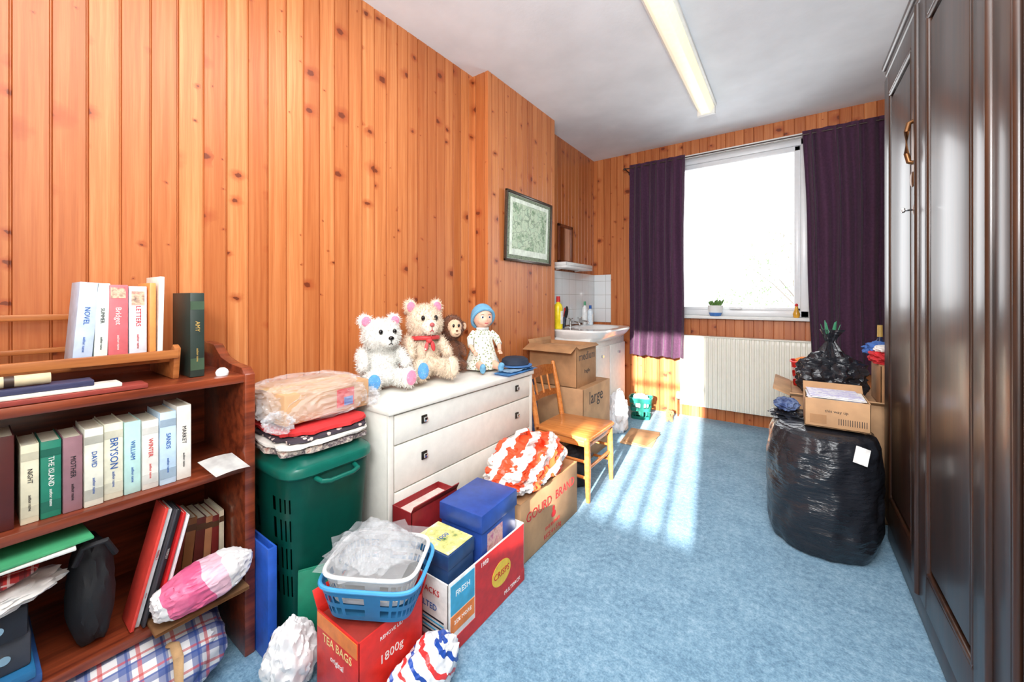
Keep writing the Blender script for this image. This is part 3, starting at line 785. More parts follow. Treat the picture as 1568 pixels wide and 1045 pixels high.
for s in (1, -1):
    b.tube([(.01, s * .14, .56), (.06, s * .23, .48), (.14, s * .25, .38)], [.06, .058, .05], frock, 14)
    b.tube([(.13, s * .25, .39), (.20, s * .23, .32), (.23, s * .22, .30)], [.035, .032, .03], skin, 12); b.ell((.245, s * .215, .29), (.035, .028, .025), skin)
    for k in range(4): b.tube([(.25, s * .215 + (k - 1.5) * .014, .29), (.285, s * .215 + (k - 1.5) * .016, .275), (.292, s * .215 + (k - 1.5) * .016, .255)], .0075, skin, 6)
    b.tube([(.245, s * .19, .295), (.265, s * .175, .285)], .008, skin, 6)
    b.tube([(.12, s * .12, .10), (.28, s * .13, .09), (.40, s * .15, .07)], [.07, .06, .045], skin, 14)
    bm = remesh([((.44, s * .155, .075), (.045, .05, .075), (0, 0, 0)), ((.47, s * .16, .11), (.03, .042, .04), (0, 0, 0))], .01); b.add(bm, knit)
b.T = Matrix.Identity(4); b.done()

b = B('folded_blue_cloth')
bc = M('light_blue_cloth', (96, 160, 214), .8, bump=.3, bs=80)
b.sheet(lambda u, v: (-1.36 + .12 * v, 1.72 + .30 * u, TOP + .004 + .008 * abs(noise.noise(Vector((u * 5, v * 4, 2)))) + .003), 24, 12, bc, .004)
b.sheet(lambda u, v: (-1.35 + .10 * v, 1.76 + .24 * u, TOP + .014 + .008 * abs(noise.noise(Vector((u * 5, v * 4, 7)))) + .003), 24, 12, M('pale_blue_cloth', (170, 204, 228), .8), .004)
b.done()
b = B('navy_cap')
nv = M('navy_felt', (34, 44, 62), .8)
dx_, dy_ = -1.355, 1.945
b.loft([(dx_, dy_, TOP + .030, .08, .08, 2), (dx_, dy_, TOP + .036, .085, .085, 2), (dx_, dy_, TOP + .062, .078, .078, 2), (dx_, dy_, TOP + .074, .06, .06, 2), (dx_, dy_, TOP + .076, .03, .03, 2)], nv, 36)
b.loft([(dx_ + .01, dy_ - .01, TOP + .027, .10, .10, 2), (dx_ + .01, dy_ - .01, TOP + .032, .10, .10, 2)], M('blue_trim_felt', (70, 120, 180), .7), 40)
b.done()
b = B('crumpled_paper_bag'); b.blob((-1.62, 1.955, TOP + .035), (.09, .04, .045), M('pale_paper', (220, 226, 232), .7), 30, .2, 3, 5, .75, .1); b.done()

# ------------------------------------------------------------ boxes on floor in front of chest
def carton(b, x0, x1, y0, y1, z0, z1, mat, t=.005, flaps=()):
    b.bb(x0, x1, y0, y1, z0, z0 + t, mat, 0)
    b.bb(x0, x0 + t, y0, y1, z0, z1, mat, .001); b.bb(x1 - t, x1, y0, y1, z0, z1, mat, .001)
    b.bb(x0, x1, y0, y0 + t, z0, z1, mat, .001); b.bb(x0, x1, y1 - t, y1, z0, z1, mat, .001)
    for side, L, ang in flaps:
        old = b.T.copy()
        if side == 'x1': b.T = old @ Matrix.Translation((x1 - t / 2, (y0 + y1) / 2, z1)) @ Euler((0, ang, 0)).to_matrix().to_4x4(); w = y1 - y0
        if side == 'x0': b.T = old @ Matrix.Translation((x0 + t / 2, (y0 + y1) / 2, z1)) @ Euler((0, -ang, 0)).to_matrix().to_4x4(); w = y1 - y0
        if side in ('x1', 'x0'): b.bb(-t / 2, t / 2, -w / 2, w / 2, 0, L, mat, .001)
        if side == 'y0': b.T = old @ Matrix.Translation(((x0 + x1) / 2, y0 + t / 2, z1)) @ Euler((ang, 0, 0)).to_matrix().to_4x4(); w = x1 - x0
        if side == 'y1': b.T = old @ Matrix.Translation(((x0 + x1) / 2, y1 - t / 2, z1)) @ Euler((-ang, 0, 0)).to_matrix().to_4x4(); w = x1 - x0
        if side in ('y1', 'y0'): b.bb(-w / 2, w / 2, -t / 2, t / 2, 0, L, mat, .001)
        b.T = old
red = M('red_print', (208, 40, 36), .4); wht = M('white_print', (236, 234, 230), .45); yel = M('yellow_print', (246, 200, 60), .4); blu = M('royal_blue_print', (40, 72, 150), .35); cyn = M('cyan_print', (70, 170, 210), .4); org = M('orange_print', (238, 130, 50), .4)

b = B('crisps_carton')
carton(b, -1.12, -.885, .90, 1.335, 0, .235, wht)
b.bb(-.886, -.8838, 1.03, 1.33, .003, .232, red, 0)
b.bb(-.886, -.8835, .91, 1.025, .13, .225, cyn, 0); b.bb(-.886, -.8835, .91, 1.025, .07, .125, org, 0); b.bb(-.886, -.8835, .91, 1.335, .003, .05, red, 0)
b.bb(-1.115, -.89, .8985, .9002, .0, .035, red, 0); b.bb(-1.10, -1.06, .8983, .9002, .05, .21, blu, 0)
b.text('24 PACKS', .028, (-.983, .898, .19), '-y', redink); b.text('SALTED', .028, (-.983, .898, .14), '-y', blueink)
for k in range(5): b.bb(-1.045, -.905, .8984, .9002, .055 + k * .012, .059 + k * .012, cyn if k % 2 else ink, 0)
b.text('FRESH', .026, (-.883, .967, .19), 'x', wink); b.text('25% MORE', .018, (-.883, .967, .10), 'x', wink)
b.loft([(0, 0, 0, .058, .045, 2), (0, 0, .001, .058, .045, 2)], yel, 32, M4=Matrix.Translation((-.8838, 1.18, .12)) @ Matrix(((0, 0, 1, 0), (1, 0, 0, 0), (0, 1, 0, 0), (0, 0, 0, 1))))
b.text('CRISPS', .032, (-.882, 1.18, .12), 'x', redink); b.text('1950', .022, (-.883, 1.08, .21), 'x', wink)
b.text('MULTIPACK', .02, (-.883, 1.25, .03), 'x', wink)
b.done()
pic = multi('picture_print', [(60, 110, 60), (200, 200, 120), (240, 226, 150), (200, 220, 236)], 22)
b = B('jigsaw_box'); b.T = Matrix.Translation((-.995, .985, .01)) @ Euler((0, 0, .03)).to_matrix().to_4x4()
navy = M('navy_print', (36, 66, 110), .35)
b.bb(-.085, .085, -.065, .065, 0, .30, navy, .003); b.bb(-.083, .083, -.063, .063, .2995, .3008, pic, 0); b.bb(-.088, .088, -.068, .068, .25, .298, navy, .003)
b.bb(.0845, .0862, -.05, .05, .04, .2, pic, 0); b.text('1000', .026, (.0, .0, .3012), 'z', blueink)
b.T = Matrix.Identity(4); b.done()
b = B('blue_shoe_box'); b.T = Matrix.Translation((-1.0, 1.19, .008)) @ Euler((0, 0, .06)).to_matrix().to_4x4()
b.bb(-.095, .095, -.115, .115, 0, .36, blu, .003); b.bb(-.101, .101, -.121, .121, .30, .366, blu, .004); b.bb(.0945, .0962, -.08, .02, .20, .28, multi('food_print', [(150, 40, 60), (220, 180, 170), (180, 60, 120)], 30), 0)
b.T = Matrix.Identity(4); b.done()
b = B('dark_red_box'); b.T = Matrix.Translation((-1.185, 1.08, 0)) @ Euler((0, 0, 0)).to_matrix().to_4x4()
dr = M('maroon_print', (132, 30, 34), .45); carton(b, -.055, .055, -.12, .12, 0, .36, dr, .004, (('x1', .03, .5),)); b.bb(-.05, .05, -.115, .115, .33, .335, M('pale_pink', (220, 190, 180), .6), 0)
b.T = Matrix.Identity(4); b.done()

b = B('cardboard_box')
b.bb(-1.225, -.935, 1.385, 1.93, 0, .268, card, .005)
b.bb(-1.224, -.936, 1.384, 1.931, .2675, .2690, card2, 0); b.bb(-1.105, -1.055, 1.383, 1.932, .2692, .2698, tape, 0)
b.text('GOURD  BRAND', .062, (-.9345, 1.66, .185), 'x', redink); b.text('FINE BASMATI', .022, (-.9345, 1.66, .065), 'x', redink); b.text('RICE 4 x 5 kg', .03, (-.9345, 1.66, .03), 'x', redink)
b.T = Matrix.Translation((-.935, 1.67, .118))
b.ell((0, 0, -.012), (.0012, .022, .016), redink); b.ell((0, 0, .014), (.0012, .012, .014), redink)
b.T = Matrix.Identity(4); b.text('PRODUCE', .028, (-1.08, 1.3838, .14), '-y', redink)
b.done()
sup = stripes('red_white_carrier', [(238, 84, 46), (240, 230, 224)], 8.5, (1, .5, -.9), .3, .16)
b = B('striped_carrier_bag')
b.blob((-1.075, 1.67, .345), (.135, .19, .100), sup, 41, .32, 1.8, 6, .75, .13, 2.2, sq=.8)
b.blob((-1.055, 1.50, .325), (.115, .13, .070), sup, 45, .3, 2, 6, .75, .13, 2.6)
b.tube([(-1.05, 1.58, .42), (-1.02, 1.585, .465), (-.99, 1.62, .48), (-.98, 1.66, .455), (-.99, 1.69, .41)], [.026, .020, .018, .020, .026], sup, 8, .3)
b.tube([(-1.12, 1.60, .42), (-1.11, 1.62, .48), (-1.09, 1.67, .485), (-1.08, 1.70, .41)], [.026, .020, .020, .026], sup, 8, .3)
b.done()

b = B('red_food_box')
rp = M('scarlet_print', (222, 44, 34), .35)
carton(b, -1.125, -.92, .605, .825, 0, .245, rp, .004, (('x0', .05, .6), ('y1', .05, .4)))
b.text('TEA BAGS', .032, (-1.02, .604, .18), '-y', M('cream_ink', (250, 220, 150), .5)); b.text('original', .022, (-1.02, .604, .14), '-y', wink); b.bb(-1.12, -.925, .6035, .6052, .20, .24, org, 0)
b.text('1800g', .034, (-.9195, .71, .15), 'x', wink); b.text('REMOVE LID', .014, (-.9195, .71, .21), 'x', wink)
b.bb(-1.115, -.93, .61, .82, .225, .23, M('inner_pack', (180, 60, 50), .6), 0)
b.done()
def basket(b, c, wx, wy, h, mat, rot=0, tilt=(0, 0)):
    n = 96; rs = []; m = 13
    for j in range(m + 1):
        k = j / m; rs.append((0, 0, h * k, wx * (.82 + .18 * k), wy * (.82 + .18 * k), 5))
    X = Matrix.Translation(c) @ Euler((tilt[0], tilt[1], rot)).to_matrix().to_4x4()
    b.loft(rs, mat, n, True, False, thick=.0025, hole=lambda i, j: 2 <= j <= 9 and j != 5 and j != 6 and (i % 3 != 0), M4=X)
    old = b.T.copy(); b.T = old @ X
    pts = []
    for i in range(65):
        a = 2 * math.pi * i / 64; ca, sa = math.cos(a), math.sin(a)
        pts.append((wx * math.copysign(abs(ca) ** .4, ca), wy * math.copysign(abs(sa) ** .4, sa), h))
    b.tube(pts, .006, mat, 8, 1.0); b.T = old
sky = M('sky_blue_plastic', (74, 162, 216), .3, var=.02); whp = M('white_plastic', (238, 238, 236), .3, var=.02)
b = B('blue_plastic_basket'); basket(b, (-1.01, .735, .256), .145, .115, .095, sky, .55, (.02, .02)); b.done()
b = B('white_plastic_basket'); basket(b, (-1.012, .735, .292), .134, .105, .085, whp, .55, (.02, .02)); b.done()
bub = N('bubble_wrap'); vo = bub.n('ShaderNodeTexVoronoi'); vo.inputs['Scale'].default_value = 110; bub.l(bub.obj(), vo.inputs['Vector'])
bub.p.inputs['Base Color'].default_value = lin((236, 240, 244)); bub.p.inputs['Roughness'].default_value = .1; bub.p.inputs['Alpha'].default_value = .26
bub.bump(bub.math('SUBTRACT', 1.0, vo.outputs['Distance']), .8, .003)
b = B('bubble_wrap')
for k in range(3):
    def bw_fn(u, v, k=k):
        a, c_ = (u - .5), (v - .5)
        ro = .5 + k * .6
        x = (a * math.cos(ro) - c_ * math.sin(ro)) * (.26 - .02 * k); y = (a * math.sin(ro) + c_ * math.cos(ro)) * (.25 - .02 * k)
        zz = .402 + .012 * k - .16 * max(0, (a * a + c_ * c_) - .08) + .030 * noise.noise(Vector((u * 3.5, v * 3.5, k * 5))) + .010 * noise.noise(Vector((u * 12, v * 12, k)))
        return (-1.035 + x, .740 + y, max(zz, .386))
    b.sheet(bw_fn, 40, 40, bub.m, .002)
b.done()
wb = M('white_polythene', (236, 236, 238), .3, bump=.5, bs=25, var=.03)
b = B('white_carrier_bag'); b.blob((-1.195, .565, .094), (.058, .068, .105), wb, 61, .2, 2, 5, .85, .08); b.done()
tsp = stripes('tricolour_carrier', [(236, 60, 60), (240, 240, 242), (240, 240, 242), (40, 80, 170), (240, 240, 242), (240, 240, 242)], 10, (1, 1, 1.2), .3, .05)
b = B('printed_carrier_bag'); b.blob((-.852, .77, .075), (.06, .115, .085), tsp, 63, .15, 2, 5, .85, .06); b.done()

# ------------------------------------------------------------ chair
cw = wood('orange_pine_chair', (196, 112, 50), (224, 146, 78), 'x', .3, coat=.5, freq=70)
b = B('wooden_chair')
fx, bx, ya, yb = -.935, -1.27, 2.055, 2.395
b.prism([(-1.275, 2.06), (-1.28, 2.225), (-1.275, 2.39), (-.93, 2.425), (-.905, 2.40), (-.905, 2.05), (-.93, 2.025)], .345, .367, cw, 'z', .006)
b.tube([(fx, ya, .345), (fx + .004, ya, .18), (fx + .008, ya - .004, 0)], [.017, .019, .013], cw, 14)
b.tube([(fx, yb, .345), (fx + .004, yb, .18), (fx + .008, yb + .004, 0)], [.017, .019, .013], cw, 14)
for y in (ya + .01, yb - .01):
    b.tube([(bx - .03, y, 0), (bx, y, .18), (bx - .002, y, .36), (bx - .035, y, .55), (bx - .07, y, .70)], [.013, .018, .018, .016, .013], cw, 14)
    b.ell((bx - .071, y, .705), (.014, .014, .014), cw)
def rail(z0, z1, x):
    b.sheet(lambda u, v: (x - .022 * math.sin(math.pi * u) - .10 * (v) * (z1 - z0), ya + .01 + (yb - ya - .02) * u, z0 + (z1 - z0) * v + .012 * math.sin(math.pi * u) * v), 16, 4, cw, .014)
rail(.635, .695, bx - .055); rail(.50, .535, bx - .028)
for k in range(3):
    y = ya + .09 + k * .08; b.cyl((bx - .03 - .018, y, .53), (bx - .055 - .018, y, .64), .007, .007, cw, 10)
for z, x0, x1 in ((.13, bx, fx), (.22, bx, fx)):
    for y in (ya + .003, yb - .003): b.cyl((x0, y, z), (x1, y, z), .009, .009, cw, 10)
b.cyl((fx, ya, .18), (fx, yb, .18), .01, .01, cw, 10); b.cyl((bx, ya, .2), (bx, yb, .2), .01, .01, cw, 10)
b.bb(bx, fx, ya - .004, ya + .014, .305, .343, cw, .003); b.bb(bx, fx, yb - .014, yb + .004, .305, .343, cw, .003); b.bb(fx - .008, fx + .01, ya, yb, .305, .343, cw, .003)
b.done()
b = B('dark_blue_holdall')
dn = multi('denim_check', [(24, 34, 66), (50, 70, 120), (110, 130, 170), (30, 36, 60)], 22, .8)
b.blob((-1.50, 2.22, .30), (.12, .10, .33), dn, 71, .15, 2, 5, .9, .05)
b.tube([(-1.43, 2.18, .56), (-1.41, 2.19, .63), (-1.42, 2.25, .63), (-1.43, 2.27, .56)], .008, dn, 8); b.done()
b = B('black_rucksack')
b.blob((-1.09, 2.215, .115), (.095, .095, .13), blk, 73, .15, 2, 5, .85, .04); b.tube([(-1.02, 2.15, .17), (-.985, 2.17, .20), (-.985, 2.24, .20), (-1.02, 2.26, .17)], .008, blk, 8); b.done()

b = B('removal_carton')
carton(b, -1.62, -1.165, 2.50, 2.985, 0, .515, card); b.bb(-1.618, -1.167, 2.502, 2.983, .508, .516, card2, .001)
b.text('large', .13, (-1.1645, 2.72, .43), 'x', ink); b.text('storage box', .04, (-1.1645, 2.72, .2), 'x', ink); b.done()
b = B('removal_carton')
carton(b, -1.61, -1.215, 2.50, 2.83, .517, .81, card2, .005, (('y0', .10, 1.95), ('x1', .03, 2.2), ('x0', .03, .4)))
b.bb(-1.605, -1.22, 2.505, 2.825, .78, .784, card, 0)
b.text('medium', .085, (-1.2145, 2.67, .73), 'x', ink); b.text('fragile', .04, (-1.2145, 2.67, .62), 'x', ink); b.done()

# ------------------------------------------------------------ picture
b = B('framed_picture')
b.T = Matrix.Translation((BX + .002, 2.565, 1.42)) @ Euler((.0, .03, 0)).to_matrix().to_4x4()
fm = M('black_gilt_frame', (58, 44, 32), .35, var=.3, vs=90, coat=.3)
w2, hh = .325, .51
b.bb(0.004, .010, -w2 + .02, w2 - .02, .02, hh - .02, wht, 0)
for (a0, a1, z0, z1) in ((-w2, w2, 0, .018), (-w2, w2, hh - .018, hh), (-w2, -w2 + .018, 0, hh), (w2 - .018, w2, 0, hh)):
    b.bb(0, .022, a0, a1, z0, z1, fm, .005)
eng = N('engraved_map'); vo = eng.n('ShaderNodeTexVoronoi', feature='DISTANCE_TO_EDGE'); vo.inputs['Scale'].default_value = 14; o = eng.obj()
dv = eng.n('ShaderNodeVectorMath', operation='ADD'); eng.l(o, dv.inputs[0]); nn_ = eng.n('ShaderNodeTexNoise'); nn_.inputs['Scale'].default_value = 9; eng.l(o, nn_.inputs[0]); 
dsc = eng.n('ShaderNodeVectorMath', operation='SCALE'); dsc.inputs['Scale'].default_value = .15; eng.l(nn_.outputs['Color'], dsc.inputs[0]); eng.l(dsc.outputs[0], dv.inputs[1]); eng.l(dv.outputs[0], vo.inputs['Vector'])
ln = eng.math('MULTIPLY', eng.math('LESS_THAN', vo.outputs['Distance'], .04), .5); nz = eng.noise(o, 13, 5, .7)
cc = eng.ramp(nz, [(.38, lin((126, 158, 122))), (.5, lin((200, 216, 188))), (.62, lin((170, 198, 168)))])
eng.l(eng.mix(ln, cc, lin((80, 104, 80))), eng.p.inputs['Base Color']); eng.p.inputs['Roughness'].default_value = .5
edg = multi('dark_engraved_border', [(30, 44, 32), (130, 146, 116), (40, 56, 40)], 50)
b.bb(.0102, .0108, -w2 + .022, w2 - .022, .022, hh - .022, edg, 0)
b.bb(.011, .0115, -w2 + .055, w2 - .055, .05, hh - .045, M('mount_pale', (226, 236, 222), .6), 0)
b.bb(.0117, .0121, -w2 + .085, w2 - .085, .095, hh - .075, eng.m, 0)
b.T = Matrix.Identity(4); b.done()

# ------------------------------------------------------------ wash basin in alcove
porc = M('white_porcelain', (240, 240, 238), .12, var=.01, coat=.3)
tile = N('white_tiles'); x, y, z = tile.sep(tile.obj())
s = tile.math('ADD', x, y)
m1 = tile.math('LESS_THAN', tile.math('FRACT', tile.math('DIVIDE', s, .15)), .03); m2 = tile.math('LESS_THAN', tile.math('FRACT', tile.math('DIVIDE', z, .15)), .03)
tile.l(tile.mix(tile.math('MAXIMUM', m1, m2), lin((232, 236, 238)), lin((192, 194, 192))), tile.p.inputs['Base Color']); tile.p.inputs['Roughness'].default_value = .12
b = B('tiled_splashback')
b.bb(XL + .001, XL + .010, 3.0, YB - .011, .885, 1.41, tile.m, .001); b.bb(XL + .001, -1.60, YB - .010, YB - .001, .885, 1.41, tile.m, .001); b.done()
b = B('vanity_basin')
b.bb(-1.785, -1.36, 3.05, 3.86, .06, .80, white_paint, .004); b.bb(-1.78, -1.38, 3.06, 3.85, 0, .06, white_paint, 0)
for a0, a1 in ((3.06, 3.45), (3.46, 3.85)):
    b.bb(-1.362, -1.344, a0, a1, .08, .72, white_paint, .005); b.cyl((-1.344, (a0 + a1) / 2, .64), (-1.325, (a0 + a1) / 2, .64), .012, .014, chrome, 16)
X = [(-1.55, 3.45, .77, .20, .36, 3.5), (-1.54, 3.45, .78, .225, .39, 4), (-1.52, 3.45, .83, .262, .42, 3.6), (-1.515, 3.45, .862, .278, .43, 3.6), (-1.515, 3.45, .876, .272, .425, 3.6), (-1.50, 3.52, .874, .18, .29, 2.6), (-1.50, 3.52, .866, .168, .275, 2.5), (-1.50, 3.52, .81, .14, .24, 2.3), (-1.50, 3.52, .765, .08, .15, 2), (-1.50, 3.52, .755, .02, .02, 2)]
b.loft(X, porc, 72)
b.cyl((-1.50, 3.52, .755), (-1.50, 3.52, .758), .022, .022, chrome, 16)
for yy in (3.42, 3.62):
    b.cyl((-1.73, yy, .872), (-1.73, yy, .93), .012, .010, chrome, 16); b.tube([(-1.73, yy, .915), (-1.69, yy, .925), (-1.645, yy, .918), (-1.63, yy, .90)], .009, chrome, 12)
    b.cyl((-1.73, yy, .93), (-1.73, yy, .95), .008, .008, chrome, 12)
    for k in range(2): b.cyl((-1.73 - .024 * (k == 0), yy - .024 * (k == 1), .955), (-1.73 + .024 * (k == 0), yy + .024 * (k == 1), .955), .006, .006, chrome, 10)
b.done()
b = B('bathroom_shelf'); b.bb(-1.797, -1.66, 3.20, 3.78, 1.43, 1.455, whp, .006); b.bb(-1.67, -1.66, 3.20, 3.78, 1.455, 1.485, whp, .003); b.bb(-1.797, -1.66, 3.20, 3.21, 1.455, 1.485, whp, .003)
for yy in (3.25, 3.65): b.prism([(-1.797, 1.415), (-1.797, 1.431), (-1.70, 1.431)], yy - .008, yy + .008, whp, 'y', .002)
b.done()
b = B('wall_mirror'); mf = wood('dark_mirror_frame', (86, 40, 22), (130, 66, 36), 'z', .4)
for a0, a1, z0, z1 in ((3.27, 3.56, 1.492, 1.515), (3.27, 3.56, 1.83, 1.86), (3.27, 3.30, 1.492, 1.86), (3.53, 3.56, 1.492, 1.86)): b.bb(-1.793, -1.772, a0, a1, z0, z1, mf, .004)
b.bb(-1.793, -1.781, 3.29, 3.54, 1.50, 1.84, M('mirror_glass', (220, 225, 225), .03, 1, var=0), 0); b.done()
def bottle(name, x, y, z, r, h, m, capm, neck=.4):
    b = B(name)
    b.loft([(x, y, z, r * .94, r * .94, 2), (x, y, z + .004, r, r, 2), (x, y, z + h * .66, r, r, 2), (x, y, z + h * .74, r * .85, r * .85, 2), (x, y, z + h * .80, r * neck, r * neck, 2), (x, y, z + h * .84, r * neck, r * neck, 2)], m, 28)
    b.cyl((x, y, z + h * .83), (x, y, z + h), r * neck * 1.15, r * neck * 1.05, capm, 18); b.bb(x + r * .55, x + r * 1.003, y - r * .5, y + r * .5, z + h * .15, z + h * .55, wht, .002)
    b.done()
Z = .8765
bottle('cleaning_bottle', -1.70, 3.12, Z, .04, .29, M('yellow_bottle', (238, 214, 40), .3), redink)
bottle('soap_bottle', -1.68, 3.77, Z, .03, .2, M('pale_bottle', (214, 226, 236), .2), blueink)
bottle('shampoo_bottle', -1.755, 3.80, Z, .028, .24, M('white_bottle', (238, 238, 236), .3), M('green_cap', (70, 150, 110), .4))
b = B('tooth_mug'); b.loft([(-1.72, 3.22, Z, .028, .028, 2), (-1.72, 3.22, Z + .10, .034, .034, 2), (-1.72, 3.22, Z + .10, .031, .031, 2), (-1.72, 3.22, Z + .01, .026, .026, 2)], M('dark_mug', (44, 60, 90), .3), 28)
for dx, dy, c in ((.01, .02, redink), (-.01, -.012, blueink), (.004, -.02, wink)): b.tube([(-1.72 + dx * .3, 3.22 + dy * .3, Z + .015), (-1.72 + dx * 1.6, 3.22 + dy * 1.6, Z + .17)], .004, c, 6); b.box((-1.72 + dx * 1.6, 3.22 + dy * 1.6, Z + .17), (.01, .012, .03), c, bev=.002)
b.done()
b = B('hairbrush'); b.T = Matrix.Translation((-1.735, 3.31, Z + .001)) @ Euler((0, .12, 0)).to_matrix().to_4x4(); b.tube([(0, 0, .005), (0, 0, .08)], .008, blk, 8); b.ell((0, 0, .14), (.014, .03, .06), blk); b.T = Matrix.Identity(4); b.done()

b = B('waste_basket'); tb = M('teal_bin', (40, 140, 124), .4)
basket(b, (-1.17, 3.80, 0.001), .105, .085, .20, tb, .2); b.blob((-1.17, 3.80, .16), (.075, .06, .07), wb, 77, .2, 3, 4, .8, .08); b.done()
b = B('carrier_bag'); b.blob((-1.22, 3.30, .15), (.085, .12, .18), wb, 78, .2, 2.2, 5, .83, .08); b.tube([(-1.22, 3.24, .30), (-1.2, 3.26, .37), (-1.2, 3.31, .37), (-1.22, 3.33, .30)], .006, wb, 8, .4); b.done()
b = B('flattened_cardboard'); b.box((-1.00, 3.24, .006), (.24, .40, .008), card, (0, 0, .1), .001); b.box((-.98, 3.22, .014), (.18, .32, .006), card2, (0, 0, -.08), .001); b.done()
b = B('soft_toy_dog'); b.T = Matrix.Translation((-.93, 3.86, .002)) @ Euler((0, 0, -1.2)).to_matrix().to_4x4() @ Matrix.Scale(.13, 4)
gf = fur('golden_plush', (190, 140, 90))
bm = remesh([((0, 0, .35), (.45, .25, .27), (0, 0, 0)), ((.5, 0, .65), (.25, .22, .22), (0, 0, 0)), ((.72, 0, .6), (.14, .11, .1), (0, 0, 0)), ((.3, .15, .12), (.09, .09, .14), (0, 0, 0)), ((.3, -.15, .12), (.09, .09, .14), (0, 0, 0)), ((-.3, .15, .12), (.1, .09, .14), (0, 0, 0)), ((-.3, -.15, .12), (.1, .09, .14), (0, 0, 0)), ((-.5, 0, .5), (.06, .06, .2), (0, -.5, 0)), ((.42, .22, .68), (.09, .04, .17), (0, 0, 0)), ((.42, -.22, .68), (.09, .04, .17), (0, 0, 0))], .03)
b.fuzz(bm, 1500, .08, .01, gf); b.add(bm, gf); b.ell((.86, 0, .63), (.03, .04, .03), black); b.ell((.68, .1, .74), (.03, .03, .03), black); b.ell((.68, -.1, .74), (.03, .03, .03), black)
b.T = Matrix.Identity(4); b.done()

# sill items
b = B('potted_plant')
px, py, pz = -.57, 4.10, WZ0 + .0005
b.loft([(px, py, pz, .045, .045, 2), (px, py, pz + .030, .056, .056, 2), (px, py, pz + .031, .056, .056, 2)], M('blue_glaze', (70, 120, 190), .2), 32)
b.loft([(px, py, pz + .031, .056, .056, 2), (px, py, pz + .090, .066, .066, 2), (px, py, pz + .098, .068, .068, 2), (px, py, pz + .098, .060, .060, 2), (px, py, pz + .08, .055, .055, 2)], porc, 32)
lf = M('plant_leaf', (90, 130, 60), .5)
for i in range(60):
    a = U(0, 6.28); l = U(.02, .06); x0, y0_ = px + .04 * math.cos(a) * R(), py + .04 * math.sin(a) * R()
    b.ell((x0 + math.cos(a) * l * .4, y0_ + math.sin(a) * l * .3, pz + .092 + l * .6), (l * .5, .006, .010), lf, (U(-.5, .5), -U(.5, 1.3), a), 8)
b.done()
b = B('yellow_ornament'); b.loft([(.045, 4.10, pz, .02, .02, 2), (.045, 4.10, pz + .03, .026, .026, 2), (.045, 4.10, pz + .06, .016, .016, 2), (.045, 4.10, pz + .1, .008, .008, 2)], M('amber_glaze', (220, 160, 50), .25), 24); b.ell((.045, 4.10, pz + .105), (.012, .012, .014), redink); b.done()

# ------------------------------------------------------------ right-hand pile
bin_ = N('black_bin_liner'); o = bin_.obj()
w1 = bin_.noise(o, 9, 4, .5); x, y, z = bin_.sep(o)
w2_ = bin_.noise(bin_.comb(bin_.math('MULTIPLY', x, 10), bin_.math('MULTIPLY', y, 10), bin_.math('MULTIPLY', z, 34)), 1, 4, .55)
bin_.p.inputs['Base Color'].default_value = lin((34, 36, 42)); bin_.p.inputs['Roughness'].default_value = .27; bin_.p.inputs['Specular IOR Level'].default_value = .55
bin_.bump(bin_.math('ADD', w1, w2_), .7, .018); BIN = bin_.m
b = B('bin_bag')
rs = []
prof = [(0, .180), (.01, .203), (.05, .218), (.12, .227), (.2, .230), (.3, .230), (.4, .226), (.48, .218), (.525, .20), (.545, .17), (.55, .12), (.548, .06), (.547, .01)]
zs = []
for i in range(len(prof) - 1):
    for k in range(5):
        t = k / 5; zs.append((prof[i][0] + (prof[i + 1][0] - prof[i][0]) * t, prof[i][1] + (prof[i + 1][1] - prof[i][1]) * t))
zs.append(prof[-1])
for zz, r in zs: rs.append((.122, 2.41, zz, r * .96, r * 1.10, 2.3))
b.loft(rs, BIN, 120, wob=.055, wf=4.0, seed=4)
b.blob((.02, 2.50, .545), (.10, .10, .022), BIN, 81, .3, 3, 5, .6, .12)
b.box((.245, 2.180, .49), (.05, .003, .07), M('card_white', (238, 236, 232)), (-.35, .3, .2), .001)
b.done()
b = B('small_cardboard_box')
carton(b, .055, .285, 2.27, 2.50, .564, .692, card, .004, (('y1', .05, .9),))
lav = multi('lavender_leaflets', [(226, 226, 240), (190, 186, 224), (236, 236, 240), (150, 150, 200)], 28, .5)
for k in range(5): b.box((.17 + U(-.01, .01), 2.385 + U(-.01, .01), .684 + k * .004), (.19, .19, .003), lav if k % 2 == 0 else wht, (0, 0, U(-.1, .1)), 0)
b.text('this way up', .018, (.17, 2.2695, .64), '-y', ink); b.bb(.075, .135, 2.2693, 2.2702, .58, .62, card2, 0); b.text('|||||||||||||', .03, (.225, 2.2695, .60), '-y', ink)
b.done()
b = B('folded_jeans'); b.blob((-.015, 2.52, .594), (.055, .085, .03), dn, 83, .2, 3, 5, .8, .06); b.done()
b = B('storage_carton'); carton(b, .0, .62, 2.72, 3.22, 0, .60, card, .006, (('x0', .09, 1.2), ('y0', .05, 1.1))); b.bb(.005, .615, 2.725, 3.215, .585, .592, card2, 0); b.done()
b = B('knotted_bin_bag')
b.blob((.19, 2.90, .70), (.150, .13, .135), BIN, 85, .2, 2, 5, .78, .10, 3)
b.loft([(.19, 2.90, .79, .08, .08, 2), (.19, 2.90, .85, .05, .05, 2), (.19, 2.90, .90, .022, .022, 2), (.19, 2.90, .925, .03, .03, 2), (.195, 2.90, .97, .055, .04, 2)], BIN, 40, wob=.5, wf=14)
gr = M('green_tie', (60, 140, 100), .5)
for i in range(6):
    a = i * 1.05; b.tube([(.19, 2.90, .905), (.19 + .03 * math.cos(a), 2.90 + .03 * math.sin(a), .95), (.19 + .045 * math.cos(a), 2.90 + .045 * math.sin(a), 1.0 + .01 * (i % 3))], [.008, .010, .003], gr, 6, .4)
b.done()
